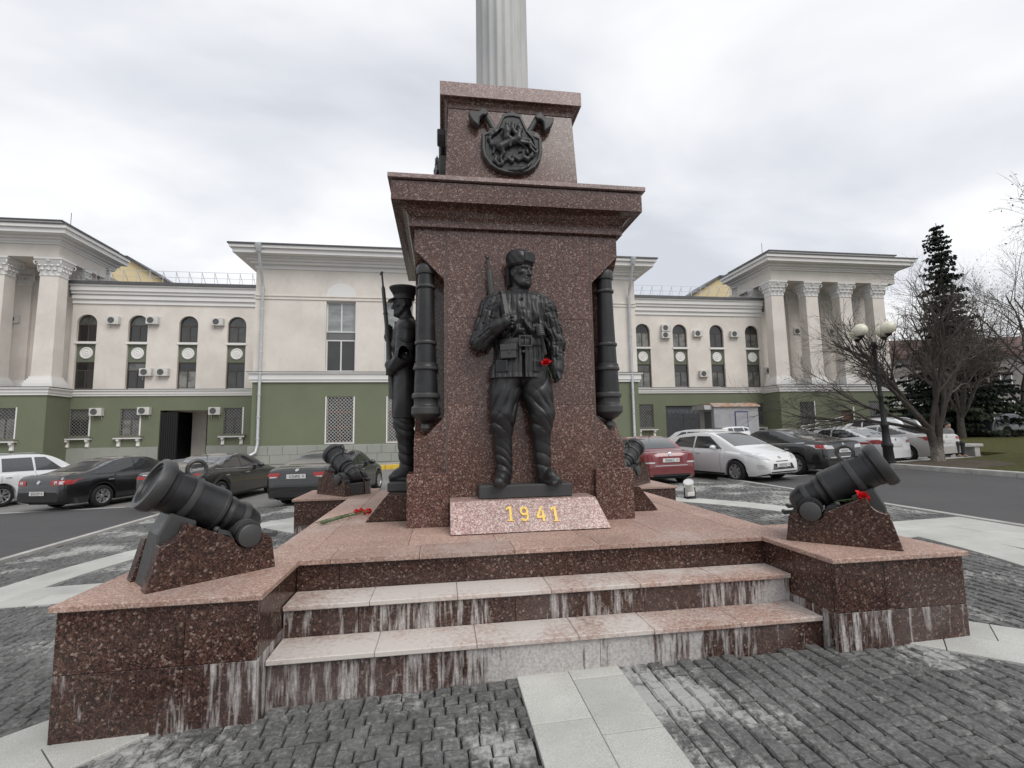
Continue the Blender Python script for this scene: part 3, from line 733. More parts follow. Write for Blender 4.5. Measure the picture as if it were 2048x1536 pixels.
    for sx_ in (-1, 1):       # patch pockets
        S.box((-.055+sx_*.20, -.150, 1.27), (.07, .016, .065), .008, .012, R=rotz(sx_*.55))
    return S.mesh('body', M['bronze'])
def soldier_side():
    S = SDF((-.46, -.42, -.01), (.46, .26, 2.72), .007)
    for x in (-.15, .16):
        S.cone((x, .03, .1), (x*.95, -.0, .58), .075, .10, .03, disp=folds(60, .010, .25, .2)); S.cone((x, .04, .055), (x*1.25, -.145, .045), .062, .05, .035); S.ell((x*1.1, -.05, .1), (.056, .10, .055), .04)
        S.box((x*1.13, -.055, .016), (.06, .135, .018), .014, .01)
        S.cone((x*.95, 0, .58), (x*.9, -.02, .74), .105, .118, .03, disp=folds(50, .012, .68, .14)); S.cone((x*.9, -.02, .74), (x*.7, 0, 1.2), .12, .15, .04)
    def fd(X, Y, Z, t): return .010*np.sin(26*X+3*np.sin(4*Z))*np.clip((1.45-Z)/.5, 0, 1)+.008*np.sin(34*Z+12*X)*np.exp(-((Z-1.72)/.12)**2)
    S.loft([(.80, 0, 0, .30, .175), (1.1, 0, 0, .285, .17), (1.45, 0, 0, .24, .16), (1.56, 0, 0, .235, .155), (1.62, 0, -.005, .24, .16), (1.78, 0, -.015, .275, .18), (1.95, 0, -.01, .30, .17), (2.06, 0, .0, .26, .14), (2.13, 0, .015, .12, .105)], .02, disp=fd)
    for q, hz in ((-1, 2.0), (1, 2.0)):
        sh = (q*.30, .02, 1.95); el = (q*.36, -.03, 1.66) if q < 0 else (.37, .0, 1.58); wr = (q*.13, -.20, 1.86) if q < 0 else (.16, -.16, 1.44)
        S.cone((q*.18, .015, 2.02), sh, .11, .108, .05); S.cone(sh, el, .112, .105, .03, disp=folds(48, .011, 1.78, .2, 1.)); S.cone(el, wr, .105, .07, .03, disp=folds(44, .010, 1.7, .2, -1.))
        S.cone(np.array(wr)*1.0, np.array(wr)+np.array((-q*.03, -.03, .05)), .08, .074, .01)
    hand_fist(S, (-.075, -.245, 1.985), (0, -.1, 1), (1, 0, 0)); hand_fist(S, (.10, -.185, 1.42), (0, 0, 1), (-1, -.2, 0))
    S.cone((0, .02, 2.08), (0, -.015, 2.24), .085, .08, .03); S.loft([(2.09, 0, .02, .115, .11), (2.17, 0, .0, .10, .10)], .008)
    P = head(S, (0, -.04, 2.34), 0, 1.02); c0 = P(-.01, 0, 0)
    S.loft([(c0[2]+u, c0[0], c0[1]+dy_, rx, ry) for u, rx, ry, dy_ in ((.055, .118, .142, 0), (.11, .118, .142, 0), (.125, .12, .145, 0), (.21, .165, .19, -.005), (.232, .168, .192, -.01), (.245, .12, .15, -.0))], .006)
    S.ell(P(.135, 0, .055), (.10, .075, .018), .012, R=[[1, 0, 0], [0, cos(.35), -sin(.35)], [0, sin(.35), cos(.35)]])
    S.box((.0, -.135, 2.02), (.02, .02, .08), .01, .02)
    return S.mesh('body', M['bronze'])
def rifle(mb, p, q, sc=1.0):     # p muzzle, q butt end
    p, q = Vector(p), Vector(q); d = (q-p); L_ = d.length; d.normalize()
    at_ = lambda t_: p+d*(L_*t_)
    mb.tube([at_(0), at_(.30)], .0125*sc, 8); mb.tube([at_(.12), at_(.14), at_(.6)], [.018*sc, .024*sc, .027*sc], 8); mb.tube([at_(0), at_(.012)], .018*sc, 8)
    mb.tube([at_(.33), at_(.345)], .031*sc, 8); mb.tube([at_(.5), at_(.515)], .031*sc, 8); mb.ball(at_(.02)+Vector((0, -.02, 0)), .012*sc, 6, 5)
    mb.tube([at_(.58), at_(.70), at_(.76), at_(.84), at_(1)], [.03*sc, .033*sc, .028*sc, .042*sc, .055*sc], 8)
    return mb
def bpart(mb, name, par, bevel=0): return mb.build(name, M['bronze'], par, bevel)
st = empty('soldier_statue', (XC, 5.25, 1.19), 0, 'black bronze soldier in fur hat and quilted jacket, standing at the front above 1941', 'statue', 'bronze soldier statues')
obj('body', soldier_front(), st)
mb = MB(); mb.add([(-.52, -.06, 0), (.54, -.06, 0), (.56, .149, 0), (-.54, .149, 0), (-.50, -.03+.0, 0), (.5, 0, 0)], [])
mb = MB().box(-.51, .50, -.10, .149, -.14, .0); bpart(mb, 'base', st, .012)
mb = MB(); R = []
for z, o_ in ((1.495, .012), (1.505, .018), (1.565, .018), (1.575, .012)):
    R.append([(-.018+(.247+o_)*cos(a), (.179+o_)*sin(a), z) for a in [2*pi*i/40 for i in range(40)]])
mb.rings(R, True, False, False); belt = bpart(mb, 'belt', st)
mb = MB()
for x0, x1, z0, z1 in ((-.075, -.06, 1.475, 1.595), (.055, .07, 1.475, 1.595), (-.06, .055, 1.475, 1.490), (-.06, .055, 1.58, 1.595), (-.012, -.002, 1.49, 1.58)): mb.box(x0, x1, -.222, -.198, z0, z1)
bpart(mb, 'buckle', belt, .003)
mb = MB(); A_ = rotz(-.42); ax = [Vector((A_[0][i], A_[1][i], A_[2][i])) for i in range(3)]
mb.obox((-.185, -.19, 1.42), ax, (.085, .035, .075)); mb.obox((-.185, -.20, 1.465), ax, (.09, .035, .036)); mb.obox((-.185-.0, -.235, 1.415), ax, (.012, .006, .02)); bpart(mb, 'ammunition_pouch', st, .008)
mb = MB(); gm = Matrix.Translation((.17, -.195, 1.60)) @ Matrix.Rotation(-.2, 4, 'Y')
mb.lathe([(.012, -.22), (.022, -.2), (.022, -.02), (.03, -.01), (.045, 0), (.045, .1), (.035, .115), (.02, .125)], 14, gm)
for i in range(5): mb.lathe([(.046, .01+i*.02), (.049, .018+i*.02), (.046, .026+i*.02)], 14, gm, False)
bpart(mb, 'stick_grenade', st)
mb = rifle(MB(), (-.385, .04, 2.56), (-.22, .10, 1.15), 1.5); bpart(mb, 'rifle', st)
mb = MB(); pts = [(-.235, .06, 2.13), (-.232, -.06, 2.12), (-.225, -.135, 2.06), (-.215, -.205, 1.92), (-.20, -.235, 1.80), (-.195, -.262, 1.72)]
R = [[Vector(p)+Vector((-.024, 0, 0)), Vector(p)+Vector((.024, 0, 0)), Vector(p)+Vector((.024, -.014, .006)), Vector(p)+Vector((-.024, -.014, .006))] for p in pts]
mb.rings(R, True, True, True, False); bpart(mb, 'sling_strap', st, .003)
mb = MB(); sp = []                 # star badge on the hat
hp = Vector((.080, -.166, 2.475)); hn = Vector((sin(radians(34)), -cos(radians(34)), .05)).normalized(); hr = Vector((cos(radians(34)), sin(radians(34)), 0)); hu = hr.cross(-hn)
for i in range(10): a = pi/2+i*pi/5; r_ = .032 if i % 2 == 0 else .014; sp.append((r_*cos(a), r_*sin(a)))
mb.prism(sp, lambda a, b: hp+hr*a+hu*b-hn*.05, lambda a, b: hp+hr*a+hu*b+hn*.004); bpart(mb, 'star_badge', st)
s2 = empty('soldier_statue', (-.47, 6.55, 1.16), -pi/2, 'black bronze soldier in peaked cap holding a rifle upright, in profile on the side', 'statue', 'bronze soldier statues')
obj('body', soldier_side(), s2)
bpart(MB().box(-.40, .45, -.185, .165, -.11, 0), 'base', s2, .012)
mb = MB(); R = []
for z, o_ in ((1.54, .012), (1.55, .02), (1.62, .02), (1.63, .012)): R.append([((.237+o_)*cos(a), (.157+o_)*sin(a), z) for a in [2*pi*i/36 for i in range(36)]])
mb.rings(R, True, False, False); bpart(mb, 'belt', s2)
bpart(rifle(MB(), (-.04, -.335, 2.80), (.03, -.16, 1.06), 1.05), 'rifle', s2)
mb = MB(); mb.tube([(-.24, -.05, 1.56), (-.27, -.04, 1.3), (-.29, .02, .95)], [.03, .03, .022], 10); bpart(mb, 'scabbard', s2)
mb = MB(); mb.obox((-.17, -.14, 1.50), [Vector((cos(.5), -sin(.5), 0)), Vector((sin(.5), cos(.5), 0)), Vector((0, 0, 1))], (.07, .04, .06)); bpart(mb, 'ammunition_pouch', s2, .01)
# ---------------------------------------------------------------- upright cannons in the pedestal corners
prof = [(.0, 1.765), (.035, 1.775), (.056, 1.81), (.050, 1.85), (.030, 1.872), (.06, 1.885), (.11, 1.915), (.145, 1.95), (.158, 1.965), (.162, 1.972), (.162, 2.035), (.156, 2.045), (.138, 2.062), (.134, 2.075), (.134, 2.135), (.146, 2.140), (.156, 2.155), (.156, 2.185), (.146, 2.20), (.133, 2.205), (.122, 2.46), (.137, 2.463), (.143, 2.475), (.143, 2.495), (.137, 2.505), (.132, 2.52), (.132, 2.54), (.118, 2.545), (.109, 2.755), (.122, 2.758), (.126, 2.768), (.126, 2.785), (.122, 2.795), (.107, 2.80), (.091, 3.41), (.106, 3.413), (.111, 3.424), (.111, 3.440), (.106, 3.45), (.092, 3.453), (.090, 3.575), (.104, 3.58), (.109, 3.60), (.109, 3.655), (.104, 3.675), (.085, 3.70), (.05, 3.705), (.045, 3.66)]
cm = None
for sx_, lab in ((-1, 'black upright cannon barrel in the pedestal corner beside the capped soldier'), (1, 'black upright cannon barrel in the pedestal corner facing the parked red car')):
    co = empty('upright_cannon', (XC+sx_*1.075, YC-1.075, 0), 0, lab, 'cannon', 'upright cannon barrels at the pedestal corners')
    if cm is None:
        i1 = 12; cm = MB().lathe(prof[13:], 36).mesh('barrel', M['bronze'], 24); cm2 = MB().lathe(prof[:14], 36).mesh('cascabel', M['bronze'], 24)
    obj('barrel', cm, co); obj('cascabel', cm2, co)
# ---------------------------------------------------------------- mortars
def make_mortar():
    root = empty('mortar')
    ch = [(0, 0), (.82, 0), (.75, .285)]
    for i in range(7): a = pi*1.5-i/6*pi/2*.92; ch.append((.76-.15+.0+.15*cos(a)*-1*-1 if False else .745-.135*sin(i/6*pi/2*.95), .285+.125*(1-cos(i/6*pi/2*.95))))
    ch += [(.60, .415)]
    for i in range(9): a = pi*.02+i/8*pi*1.0; ch.append((.20+.10*cos(a), .268-.085*sin(a)))
    ch += [(.03, .215)]
    for s_ in (-1, 1):
        y0, y1 = sorted((s_*.145, s_*.255))
        mb = MB().prism(ch, lambda a, b: (a-.41, y1, b), lambda a, b: (a-.41, y0, b)); mb.build('granite_cheek', M['gr_dark'], root, .005)
    tl = radians(29); bx0 = Vector((.13-.41, 0, .335)); Mt = Matrix.Translation(bx0) @ Matrix.Rotation(pi/2-tl, 4, 'Y')
    pr = [(0, -.105), (.05, -.095), (.09, -.06), (.112, 0), (.118, .03), (.128, .035), (.132, .06), (.128, .085), (.118, .09), (.116, .15), (.128, .155), (.132, .175), (.125, .20), (.135, .215), (.152, .225), (.158, .25), (.155, .26), (.152, .44), (.162, .445), (.166, .47), (.162, .495), (.150, .50), (.148, .60), (.152, .605), (.156, .635), (.180, .65), (.19, .68), (.19, .715), (.182, .735), (.150, .738), (.145, .722), (.128, .720), (.124, .705), (.0, .702)]
    mb = MB().lathe(pr, 40, Mt, False); br = mb.build('barrel', M['bronze'], root, 0, 26)
    axd = (Mt.to_3x3() @ Vector((0, 0, 1))).normalized(); upd = Vector((-axd.z, 0, axd.x)); 
    hc = bx0+axd*.52+upd*.185; pts = [hc+axd*(.062*cos(a))+upd*(.062*sin(a)+.018) for a in [2*pi*i/18 for i in range(19)]]
    MB().tube(pts, .0145, 8).build('ring_handle', M['bronze'], br)
    mb = MB(); Rx = Matrix.Translation((.20-.41, 0, .268)) @ Matrix.Rotation(pi/2, 4, 'X')
    mb.lathe([(0, -.29), (.07, -.29), (.082, -.283), (.082, .283), (.07, .29), (0, .29)], 28, Rx, False); mb.build('trunnion', M['bronze'], root, 0, 40)
    for s_ in (-1, 1):
        mb = MB(); pts = []
        for i in range(11): a = -.15+i/10*(pi+.3); pts.append((.20+.097*cos(a), .268+.097*sin(a)))
        pts = [(.40, .325), (.33, .30)]+pts+[(.07, .245), (-.01, .235)]
        R = [[(x-.41, s_*.165, z-.013), (x-.41, s_*.165, z+.017), (x-.41, s_*.235, z+.017), (x-.41, s_*.235, z-.013)] for x, z in pts]
        mb.rings(R, True, True, True, False); mb.ball((.40-.41, s_*.20, .335), .024, 10, 6); mb.ball((-.01-.41, s_*.2, .245), .02, 10, 6); mb.build('cap_square', M['bronze'], root, .004)
    mb = MB().prism([(.60, 0), (.80, 0), (.735, .34), (.665, .48), (.50, .40)], lambda a, b: (a-.41, .125, b), lambda a, b: (a-.41, -.125, b)); mb.build('muzzle_prop', M['bronze'], root, .012)
    mb = MB().box(-.38, .22, -.143, .143, .0, .20); mb.build('bed', M['bronze'], root, .01)
    return root
mort = make_mortar()
for i, (x, y, ang, lab) in enumerate(((-1.745, 3.985, atan2(-.52, -.61), 'nearest black mortar on granite cheeks, on the front pedestal at the left'),
                           (3.515, 3.93, atan2(-.54, .59), 'black mortar with a red flower tucked under its barrel, on the right pedestal'),
                           (-1.66, 8.72, atan2(.6, -.6), 'small distant black mortar on the rear pedestal in front of a black car'),
                           (3.46, 8.72, atan2(.6, .6), 'black mortar half hidden behind the pedestal beside the red car'))):
    o = mort if i == 0 else copy_tree(mort)
    o.location = (x, y, ZT); o.rotation_euler = (0, 0, ang); tag(o, lab, 'mortar', 'bronze mortars on the podium corners')
# ---------------------------------------------------------------- coats of arms on the upper block
def make_arms():
    root = empty('coat_of_arms')
    outl = [(-.385, .50), (-.385, .30), (-.36, .20), (-.29, .10), (-.2, .04), (-.1, .01), (0, 0), (.1, .01), (.2, .04), (.29, .10), (.36, .20), (.385, .30), (.385, .50), (.30, .535), (.20, .60), (.15, .72), (.11, .805), (.03, .82), (-.05, .815), (-.11, .79), (-.15, .70), (-.20, .59), (-.30, .54)]
    f = lambda y, sc: (lambda a, b: (a*sc, y, .30+(b-.30)*sc))
    mb = MB(); n_ = len(outl); rows = [(0.02, 1.), (-.075, 1.), (-.095, .97), (-.095, .90), (-.08, .87)]
    mb.rings([[f(y, s_)(a, b) for a, b in outl] for y, s_ in rows], True, True, True, False); mb.build('shield', M['bronze'], root, 0)
    for s_ in (-1, 1):
        p0, p1 = Vector((s_*.20, -.05, .54)), Vector((s_*.335, -.05, .79))
        MBh = MB().tube([p0-(p1-p0)*1.1, p1+(p1-p0)*.12], .036, 12); ax_ = MBh.build('axe_handle', M['bronze'], root)
        bl = [(.37, .84), (.30, .80), (.31, .745), (.37, .735), (.405, .70), (.415, .64), (.42, .585), (.49, .64), (.53, .70), (.55, .775), (.46, .775), (.41, .79)]
        bl = [(s_*a, b) for a, b in bl]
        if s_ < 0: bl = bl[::-1]
        MB().prism(bl, lambda a, b: (a, -.005, b), lambda a, b: (a, -.115, b)).build('axe_blade', M['bronze'], ax_, .012)
    S = SDF((-.36, -.18, .0), (.36, -.03, .74), .0075)
    def Q(zx, zy, y=-.085): return ((zx-945)/1597, y, (1370-zy)/1551)
    def ch(pts, rd, y=-.09, k=.012): S.chain([Q(a, b, y) for a, b in pts], rd, k)
    S.box((0, -.07, .34), (.30, .012, .25), .01, 0)
    ch([(700, 860), (880, 760), (1060, 680)], [.062, .055, .06], -.10); ch([(1060, 660), (1085, 520), (1075, 430)], [.05, .035, .026], -.11); ch([(1075, 420), (1120, 480), (1135, 520)], [.03, .024, .018], -.12); ch([(1065, 400), (1085, 330)], [.012, .006], -.12)
    ch([(1130, 690), (1290, 690), (1360, 800), (1410, 850)], [.028, .019, .014, .014], -.115); ch([(1110, 750), (1280, 760), (1320, 860), (1420, 950), (1460, 900)], [.028, .02, .015, .014, .012], -.12)
    ch([(700, 880), (760, 990), (700, 1080), (725, 1210)], [.05, .026, .017, .016], -.11); ch([(640, 830), (520, 820), (580, 900), (555, 990)], [.045, .022, .015, .016], -.10)
    ch([(610, 1060), (590, 1150), (660, 1220), (740, 1210)], [.02, .025, .02, .012], -.10); ch([(600, 860), (520, 780), (480, 700), (520, 620), (600, 560), (700, 480)], [.015, .022, .026, .03, .03, .02], -.095)
    ch([(820, 680), (835, 560), (830, 470)], [.042, .045, .03], -.125); S.ell(Q(830, 405, -.13), (.026, .026, .034), .01); ch([(850, 500), (760, 520), (690, 500)], [.018, .015, .014], -.14); ch([(690, 490), (900, 670), (1260, 905)], [.007, .007, .005], -.145, .002)
    ch([(840, 660), (920, 720), (890, 850)], [.03, .022, .018], -.135); ch([(960, 380), (940, 480), (1000, 570)], [.03, .03, .03], -.12); ch([(800, 470), (880, 520), (900, 570)], [.02, .02, .01], -.13)
    ch([(700, 1240), (790, 1120), (850, 1080), (930, 1140), (970, 1040), (1070, 1100), (1170, 1040), (1240, 1080), (1320, 1010), (1360, 930)], [.012, .022, .026, .024, .026, .022, .03, .03, .03, .02], -.10)
    ch([(850, 1310), (980, 1310), (1120, 1290), (1250, 1220), (1330, 1120)], [.006, .016, .022, .02, .01], -.10); ch([(1080, 920), (1140, 905)], [.012, .012], -.10); ch([(1260, 510), (1380, 640), (1430, 840)], [.014, .014, .01], -.095); ch([(1240, 900), (1250, 940)], [.02, .02], -.1)
    obj('horseman_relief', S.mesh('horseman_relief', M['bronze']), root); return root
arms = make_arms(); arms.location = (XC-.01, YC-.835, 4.975); tag(arms, 'black coat of arms with horseman shield and crossed axes, on the front face', 'coat of arms', 'coats of arms on the upper block')
a2 = copy_tree(arms); a2.location = (XC-.835, YC, 4.975); a2.rotation_euler = (0, 0, -pi/2); tag(a2, 'black coat of arms seen edge-on, on the left face of the upper block')
# ================================================================== CARS
def paint(name, c, rough=.28, dirt=.0, coat=1.):
    k = NT(name, rough, 0, .5)
    col_ = c
    if dirt:
        sp = k.n('ShaderNodeSeparateXYZ'); k.L(k.objc(), sp.inputs[0])
        f = k.math('MULTIPLY', k.ramp(sp.outputs[2], [(.15, 1.), (.75, 0.)]), k.ramp(k.noise(5, 5, .6), [(.3, dirt*.4), (.75, dirt)]))
        col_ = k.mix(f, c, (.20, .18, .155))
    k.col(col_); k.b.inputs['Coat Weight'].default_value = coat; k.b.inputs['Coat Roughness'].default_value = .03
    return k.m
PAINT = {'black': paint('black_car_paint', (.006, .006, .007), .3, .05), 'charcoal': paint('charcoal_car_paint', (.014, .0135, .014), .3, .05), 'white': paint('white_car_paint', (.66, .66, .66), .35, .45),
         'cleanwhite': paint('clean_white_car_paint', (.72, .73, .74), .3, .15), 'red': paint('dark_red_car_paint', (.16, .012, .018), .3, .35), 'silver': paint('dusty_pale_silver_paint', (.50, .49, .47), .35, .6), 'navy': paint('dark_grey_car_paint', (.03, .032, .036), .3, .1)}
k = NT('car_glass', .04, 0, .7); k.col((.016, .018, .020)); k.b.inputs['Coat Weight'].default_value = .5; M['cglass'] = k.m
k = NT('pale_car_glass', .05, 0, .7); k.col((.06, .066, .07)); k.b.inputs['Coat Weight'].default_value = .5; M['cglass2'] = k.m
M['rubber'] = simple('tyre_rubber', (.018, .018, .018), .85, 0, .3, .2, 20)
M['rim'] = simple('alloy_rim', (.42, .42, .43), .35, .7, .5, .1, 10)
M['trim'] = simple('black_plastic_trim', (.012, .012, .013), .6)
M['chrome'] = simple('chrome_trim', (.62, .63, .64), .12, .95)
M['redlamp'] = simple('red_tail_lamp', (.33, .012, .012), .12, 0, .6)
M['darkredlamp'] = simple('dark_red_tail_lamp', (.17, .012, .014), .12, 0, .6)
M['clearlamp'] = simple('clear_lamp', (.55, .55, .56), .1, .3, .6)
M['plate'] = simple('number_plate_white', (.62, .62, .61), .5)
M['ink'] = simple('plate_lettering', (.015, .015, .015), .6)
def pw(x, P): return float(np.interp(x, [p[0] for p in P], [p[1] for p in P]))
def smoothpoly(P, n=3):
    P = [tuple(map(float, p)) for p in P]
    for _ in range(n):
        Q = [P[0]]
        for a, b in zip(P[:-1], P[1:]):
            Q.append((a[0]*.75+b[0]*.25, a[1]*.75+b[1]*.25)); Q.append((a[0]*.25+b[0]*.75, a[1]*.25+b[1]*.75))
        Q.append(P[-1]); P = Q
    return P
def wheel_mesh(R_, wd, spokes, style):
    t = MB(); rr = R_*.66
    t.lathe([(rr, -wd/2), (rr+.02, -wd/2-.008), (R_-.03, -wd/2), (R_-.008, -wd/2+.02), (R_, -wd/2+.05), (R_, wd/2-.05), (R_-.008, wd/2-.02), (R_-.03, wd/2), (rr+.02, wd/2+.008), (rr, wd/2)], 32, None, False)
    r = MB(); f = wd/2-.012
    r.lathe([(rr+.004, -wd/2+.01), (rr-.01, -wd/2+.02), (rr-.015, f-.02), (rr-.004, f+.012), (rr-.02, f+.012), (rr-.03, f-.01), (rr-.035, -wd/2+.05)], 32, None, False)
    r.lathe([(.0, f-.005), (.045, f-.004), (.06, f-.02), (.065, f-.05)], 16, None, False)
    for i in range(spokes):
        for o_ in ((0,) if style == 0 else (-.12, .12)):
            a = 2*pi*i/spokes; w0, w1 = ((.045, .03) if style == 0 else (.018, .02))
            ca, sa = cos(a), sin(a); d = Vector((ca, sa, 0)); s_ = Vector((-sa, ca, 0))
            p0 = d*.035+s_*o_*.25; p1 = d*(rr-.015)+s_*o_*.6
            P = [p0-s_*w0, p0+s_*w0, p1+s_*w1*1.4, p1-s_*w1*1.4]
            r.add([(p.x, p.y, f-.006) for p in P]+[(p.x, p.y, f-.05) for p in P], [(0,1,2,3),(0,4,5,1),(1,5,6,2),(2,6,7,3),(3,7,4,0)])
    b = MB().lathe([(0, f-.07), (rr-.03, f-.07)], 24, None, False)
    return t.mesh('tyre', M['rubber']), r.mesh('rim', M['rim']), b.mesh('brake_disc', M['trim'])
WM = {}
def car(name, label, loc, hd, L=4.7, W=1.82, H=1.47, wb=2.72, fo=.92, col='black', roof=None, hood=None, belt=(.86, .97), wr=.325, spokes=5, style=0, glass='cglass', dets=None, sill=.20, rails=False, deck=None, tumble=.205, group='cars parked around the monument', cat='car', simple_=False, beltchrome=False):
    xf, xr = L/2-fo, L/2-fo-wb
    # centreline top profile, front to rear, given as (distance from front, height)
    top = smoothpoly([(L/2-a, z) for a, z in roof], 3); top.sort()
    wp = smoothpoly([(-L/2, W/2*.80), (-L/2+.10, W/2*.93), (-L/2+.6, W/2), (0, W/2), (L/2-1.0, W/2*.995), (L/2-.35, W/2*.90), (L/2-.08, W/2*.74), (L/2, W/2*.58)], 2); wp.sort()
    bl = [(-L/2, belt[1]-.02), (xr, belt[1]), (xf-.3, belt[0]), (L/2, belt[0]-.12)]
    Ra = wr+.055
    def zlow(x):
        z = sill+.10*max(0, (abs(x)-(L/2-.45))/.45)**1.5
        for xw in (xf, xr):
            if abs(x-xw) < Ra: z = max(z, wr-.01+sqrt(Ra*Ra-(x-xw)**2)*1.0)
        return z
    def sect(x):
        w_ = pw(x, wp); zt = pw(x, top); zl = zlow(x); zb = min(pw(x, bl), zt-.015); zl = min(zl, zb-.12)
        gh_ = max(0., zt-zb); ratio = min(1, gh_/(H-belt[0])); wt = w_*(.93-(tumble)*ratio)
        P = []
        for fy, fz in ((.80, .0), (.965, .0), (.985, .06), (1.0, .30), (1.0, .52), (.992, .72), (.978, .86), (.955, .955), (.93, 1.0)):
            P.append((w_*fy, zl+(zb-zl)*fz))
        ze = zt-.055*ratio-.012-.02*(1-ratio)
        ze = max(ze, zb+.004)
        for q in (.25, .5, .75, .93): P.append((w_*.93+(wt-w_*.93)*(q**1.15), zb+(ze-zb)*q))
        P.append((wt*.965, ze+(zt-ze)*.45)); P.append((wt*.85, ze+(zt-ze)*.74)); P.append((wt*.5, ze+(zt-ze)*.95)); P.append((0, zt))
        return P
    X = sorted(set([round(-L/2+i*(L/90), 4) for i in range(91)]+[round(xw+Ra*cos(a), 4) for xw in (xf, xr) for a in [pi*i/16 for i in range(17)]]+[-L/2+.02, L/2-.02]))
    rings_ = []
    for x in X:
        P = sect(x); ring = [(x, y, z) for y, z in P]+[(x, -y, z) for y, z in P[-2::-1]]
        rings_.append(ring)
    mb = MB(); mb.rings(rings_, closed=False)
    n_ = len(rings_[0])
    mb.add(rings_[0], [tuple(range(n_))]); mb.add(rings_[-1], [tuple(range(n_-1, -1, -1))])
    root = empty(name, (loc[0], loc[1], gz(loc[0])-.055), hd, label, cat, group)
    nrm = Vector((-T, 0, 1)).normalized(); root.rotation_euler = (Matrix.Rotation(-T, 3, 'Y') @ Matrix.Rotation(hd, 3, 'Z')).to_euler()
    body = mb.build('body', PAINT[col], root, 0, 28)
    bvh = BVHTree.FromPolygons([Vector(v) for v in mb.v], mb.f)
    def cast(o_, d_):
        h = bvh.ray_cast(Vector(o_), Vector(d_))
        return h
    def patch(nm, quad, ax, mat, par=None, nu=8, nv=4, eps=.005, side=1, build=True, mbx=None):
        # quad: 4 corners in 2D; ax 'y' -> (x,z) projected along y ; 'x' -> (y,z) along x ; 'z' -> (x,y) from above
        m2 = mbx or MB(); rows = []
        for j in range(nv+1):
            row = []
            for i in range(nu+1):
                s_, t_ = i/nu, j/nv
                a = (1-s_)*(1-t_)*quad[0][0]+s_*(1-t_)*quad[1][0]+s_*t_*quad[2][0]+(1-s_)*t_*quad[3][0]
                b = (1-s_)*(1-t_)*quad[0][1]+s_*(1-t_)*quad[1][1]+s_*t_*quad[2][1]+(1-s_)*t_*quad[3][1]
                if ax == 'y': o_, d_ = (a, side*3, b), (0, -side, 0)
                elif ax == 'x': o_, d_ = (side*5, a, b), (-side, 0, 0)
                else: o_, d_ = (a, b, 4), (0, 0, -1)
                h = cast(o_, d_)
                if h[0] is None: row.append(None); continue
                nn = h[1] if h[1].dot(Vector(d_)) < 0 else -h[1]
                row.append(h[0]+nn*eps)
            rows.append(row)
        idx = {}; vs_ = []; fs_ = []
        for j, row in enumerate(rows):
            for i, p in enumerate(row):
                if p is not None: idx[i, j] = len(vs_); vs_.append(p)
        dv = Vector((0, side, 0)) if ax == 'y' else (Vector((side, 0, 0)) if ax == 'x' else Vector((0, 0, 1)))
        for j in range(nv):
            for i in range(nu):
                c4 = [(i, j), (i+1, j), (i+1, j+1), (i, j+1)]
                if all(q in idx for q in c4):
                    f_ = [idx[q] for q in c4]; a_, b_, c_ = vs_[f_[0]], vs_[f_[1]], vs_[f_[2]]
                    if (b_-a_).cross(c_-a_).dot(dv) < 0: f_ = f_[::-1]
                    fs_.append(tuple(f_))
        m2.add(vs_, fs_, True)
        if build: return m2.build(nm, mat, par or root, 0, 60)
    D = dict(dets or {})
    rear_z = D.get('rear_z', belt[1])
    # glass
    gl = M[glass]; zbl = lambda x: pw(x, bl)+.035
    for sd_ in (1, -1):
        for q in D.get('side', []):
            quad = [(L/2-a, z) for a, z in q]; patch('side_window', quad, 'y', gl, None, 10, 5, .006, sd_)
    if 'ws' in D:
        a, b, wd0, wd1 = D['ws']; patch('windscreen', [(L/2-a, -wd0), (L/2-a, wd0), (L/2-b, wd1), (L/2-b, -wd1)], 'z', gl, None, 10, 6, .006)
    if 'rw' in D:
        a, b, wd0, wd1 = D['rw']; patch('rear_window', [(L/2-a, -wd0), (L/2-a, wd0), (L/2-b, wd1), (L/2-b, -wd1)], 'z', M[D.get('rwglass', glass)], None, 10, 6, .006)
    if not simple_:
        # door seams and handles
        for sd_ in (1, -1):
            for a in D.get('seams', []):
                patch('door_seam', [(L/2-a-.004, .30), (L/2-a+.004, .30), (L/2-a+.004, belt[0]+.06), (L/2-a-.004, belt[0]+.06)], 'y', M['trim'], None, 1, 10, .0025, sd_)
            for a in D.get('handles', []):
                h = cast((L/2-a, sd_*3, belt[0]-.07), (0, -sd_, 0))
                if h[0] is not None:
                    m2 = MB().obox(h[0]+Vector((0, sd_*.018, 0)), (Vector((1, 0, 0)), Vector((0, 1, 0)), Vector((0, 0, 1))), (.085, .014, .013)); m2.build('door_handle', PAINT[col] if col not in ('black', 'charcoal') else M['chrome'], root, .006)
            if 'mirror' in D:
                a = D['mirror']; h = cast((L/2-a, sd_*3, belt[0]+.05), (0, -sd_, 0))
                if h[0] is not None:
                    m2 = MB().ball(h[0]+Vector((-.0, sd_*.13, .06)), (.075, .115, .075), 12, 8); m2.bar(h[0], h[0]+Vector((0, sd_*.09, .02)), .05, .025); m2.build('wing_mirror', PAINT[col], root)
            if beltchrome:
                patch('window_chrome', [(L/2-D['side'][0][0][0], D['side'][0][0][1]-.02), (L/2-D['side'][-1][1][0], D['side'][-1][1][1]-.02), (L/2-D['side'][-1][1][0], D['side'][-1][1][1]), (L/2-D['side'][0][0][0], D['side'][0][0][1])], 'y', M['chrome'], None, 20, 1, .008, sd_)
            patch('sill_trim', [(xr+Ra+.02, sill+.005), (xf-Ra-.02, sill+.005), (xf-Ra-.02, sill+.06), (xr+Ra+.02, sill+.06)], 'y', M['trim'], None, 12, 1, .004, sd_)
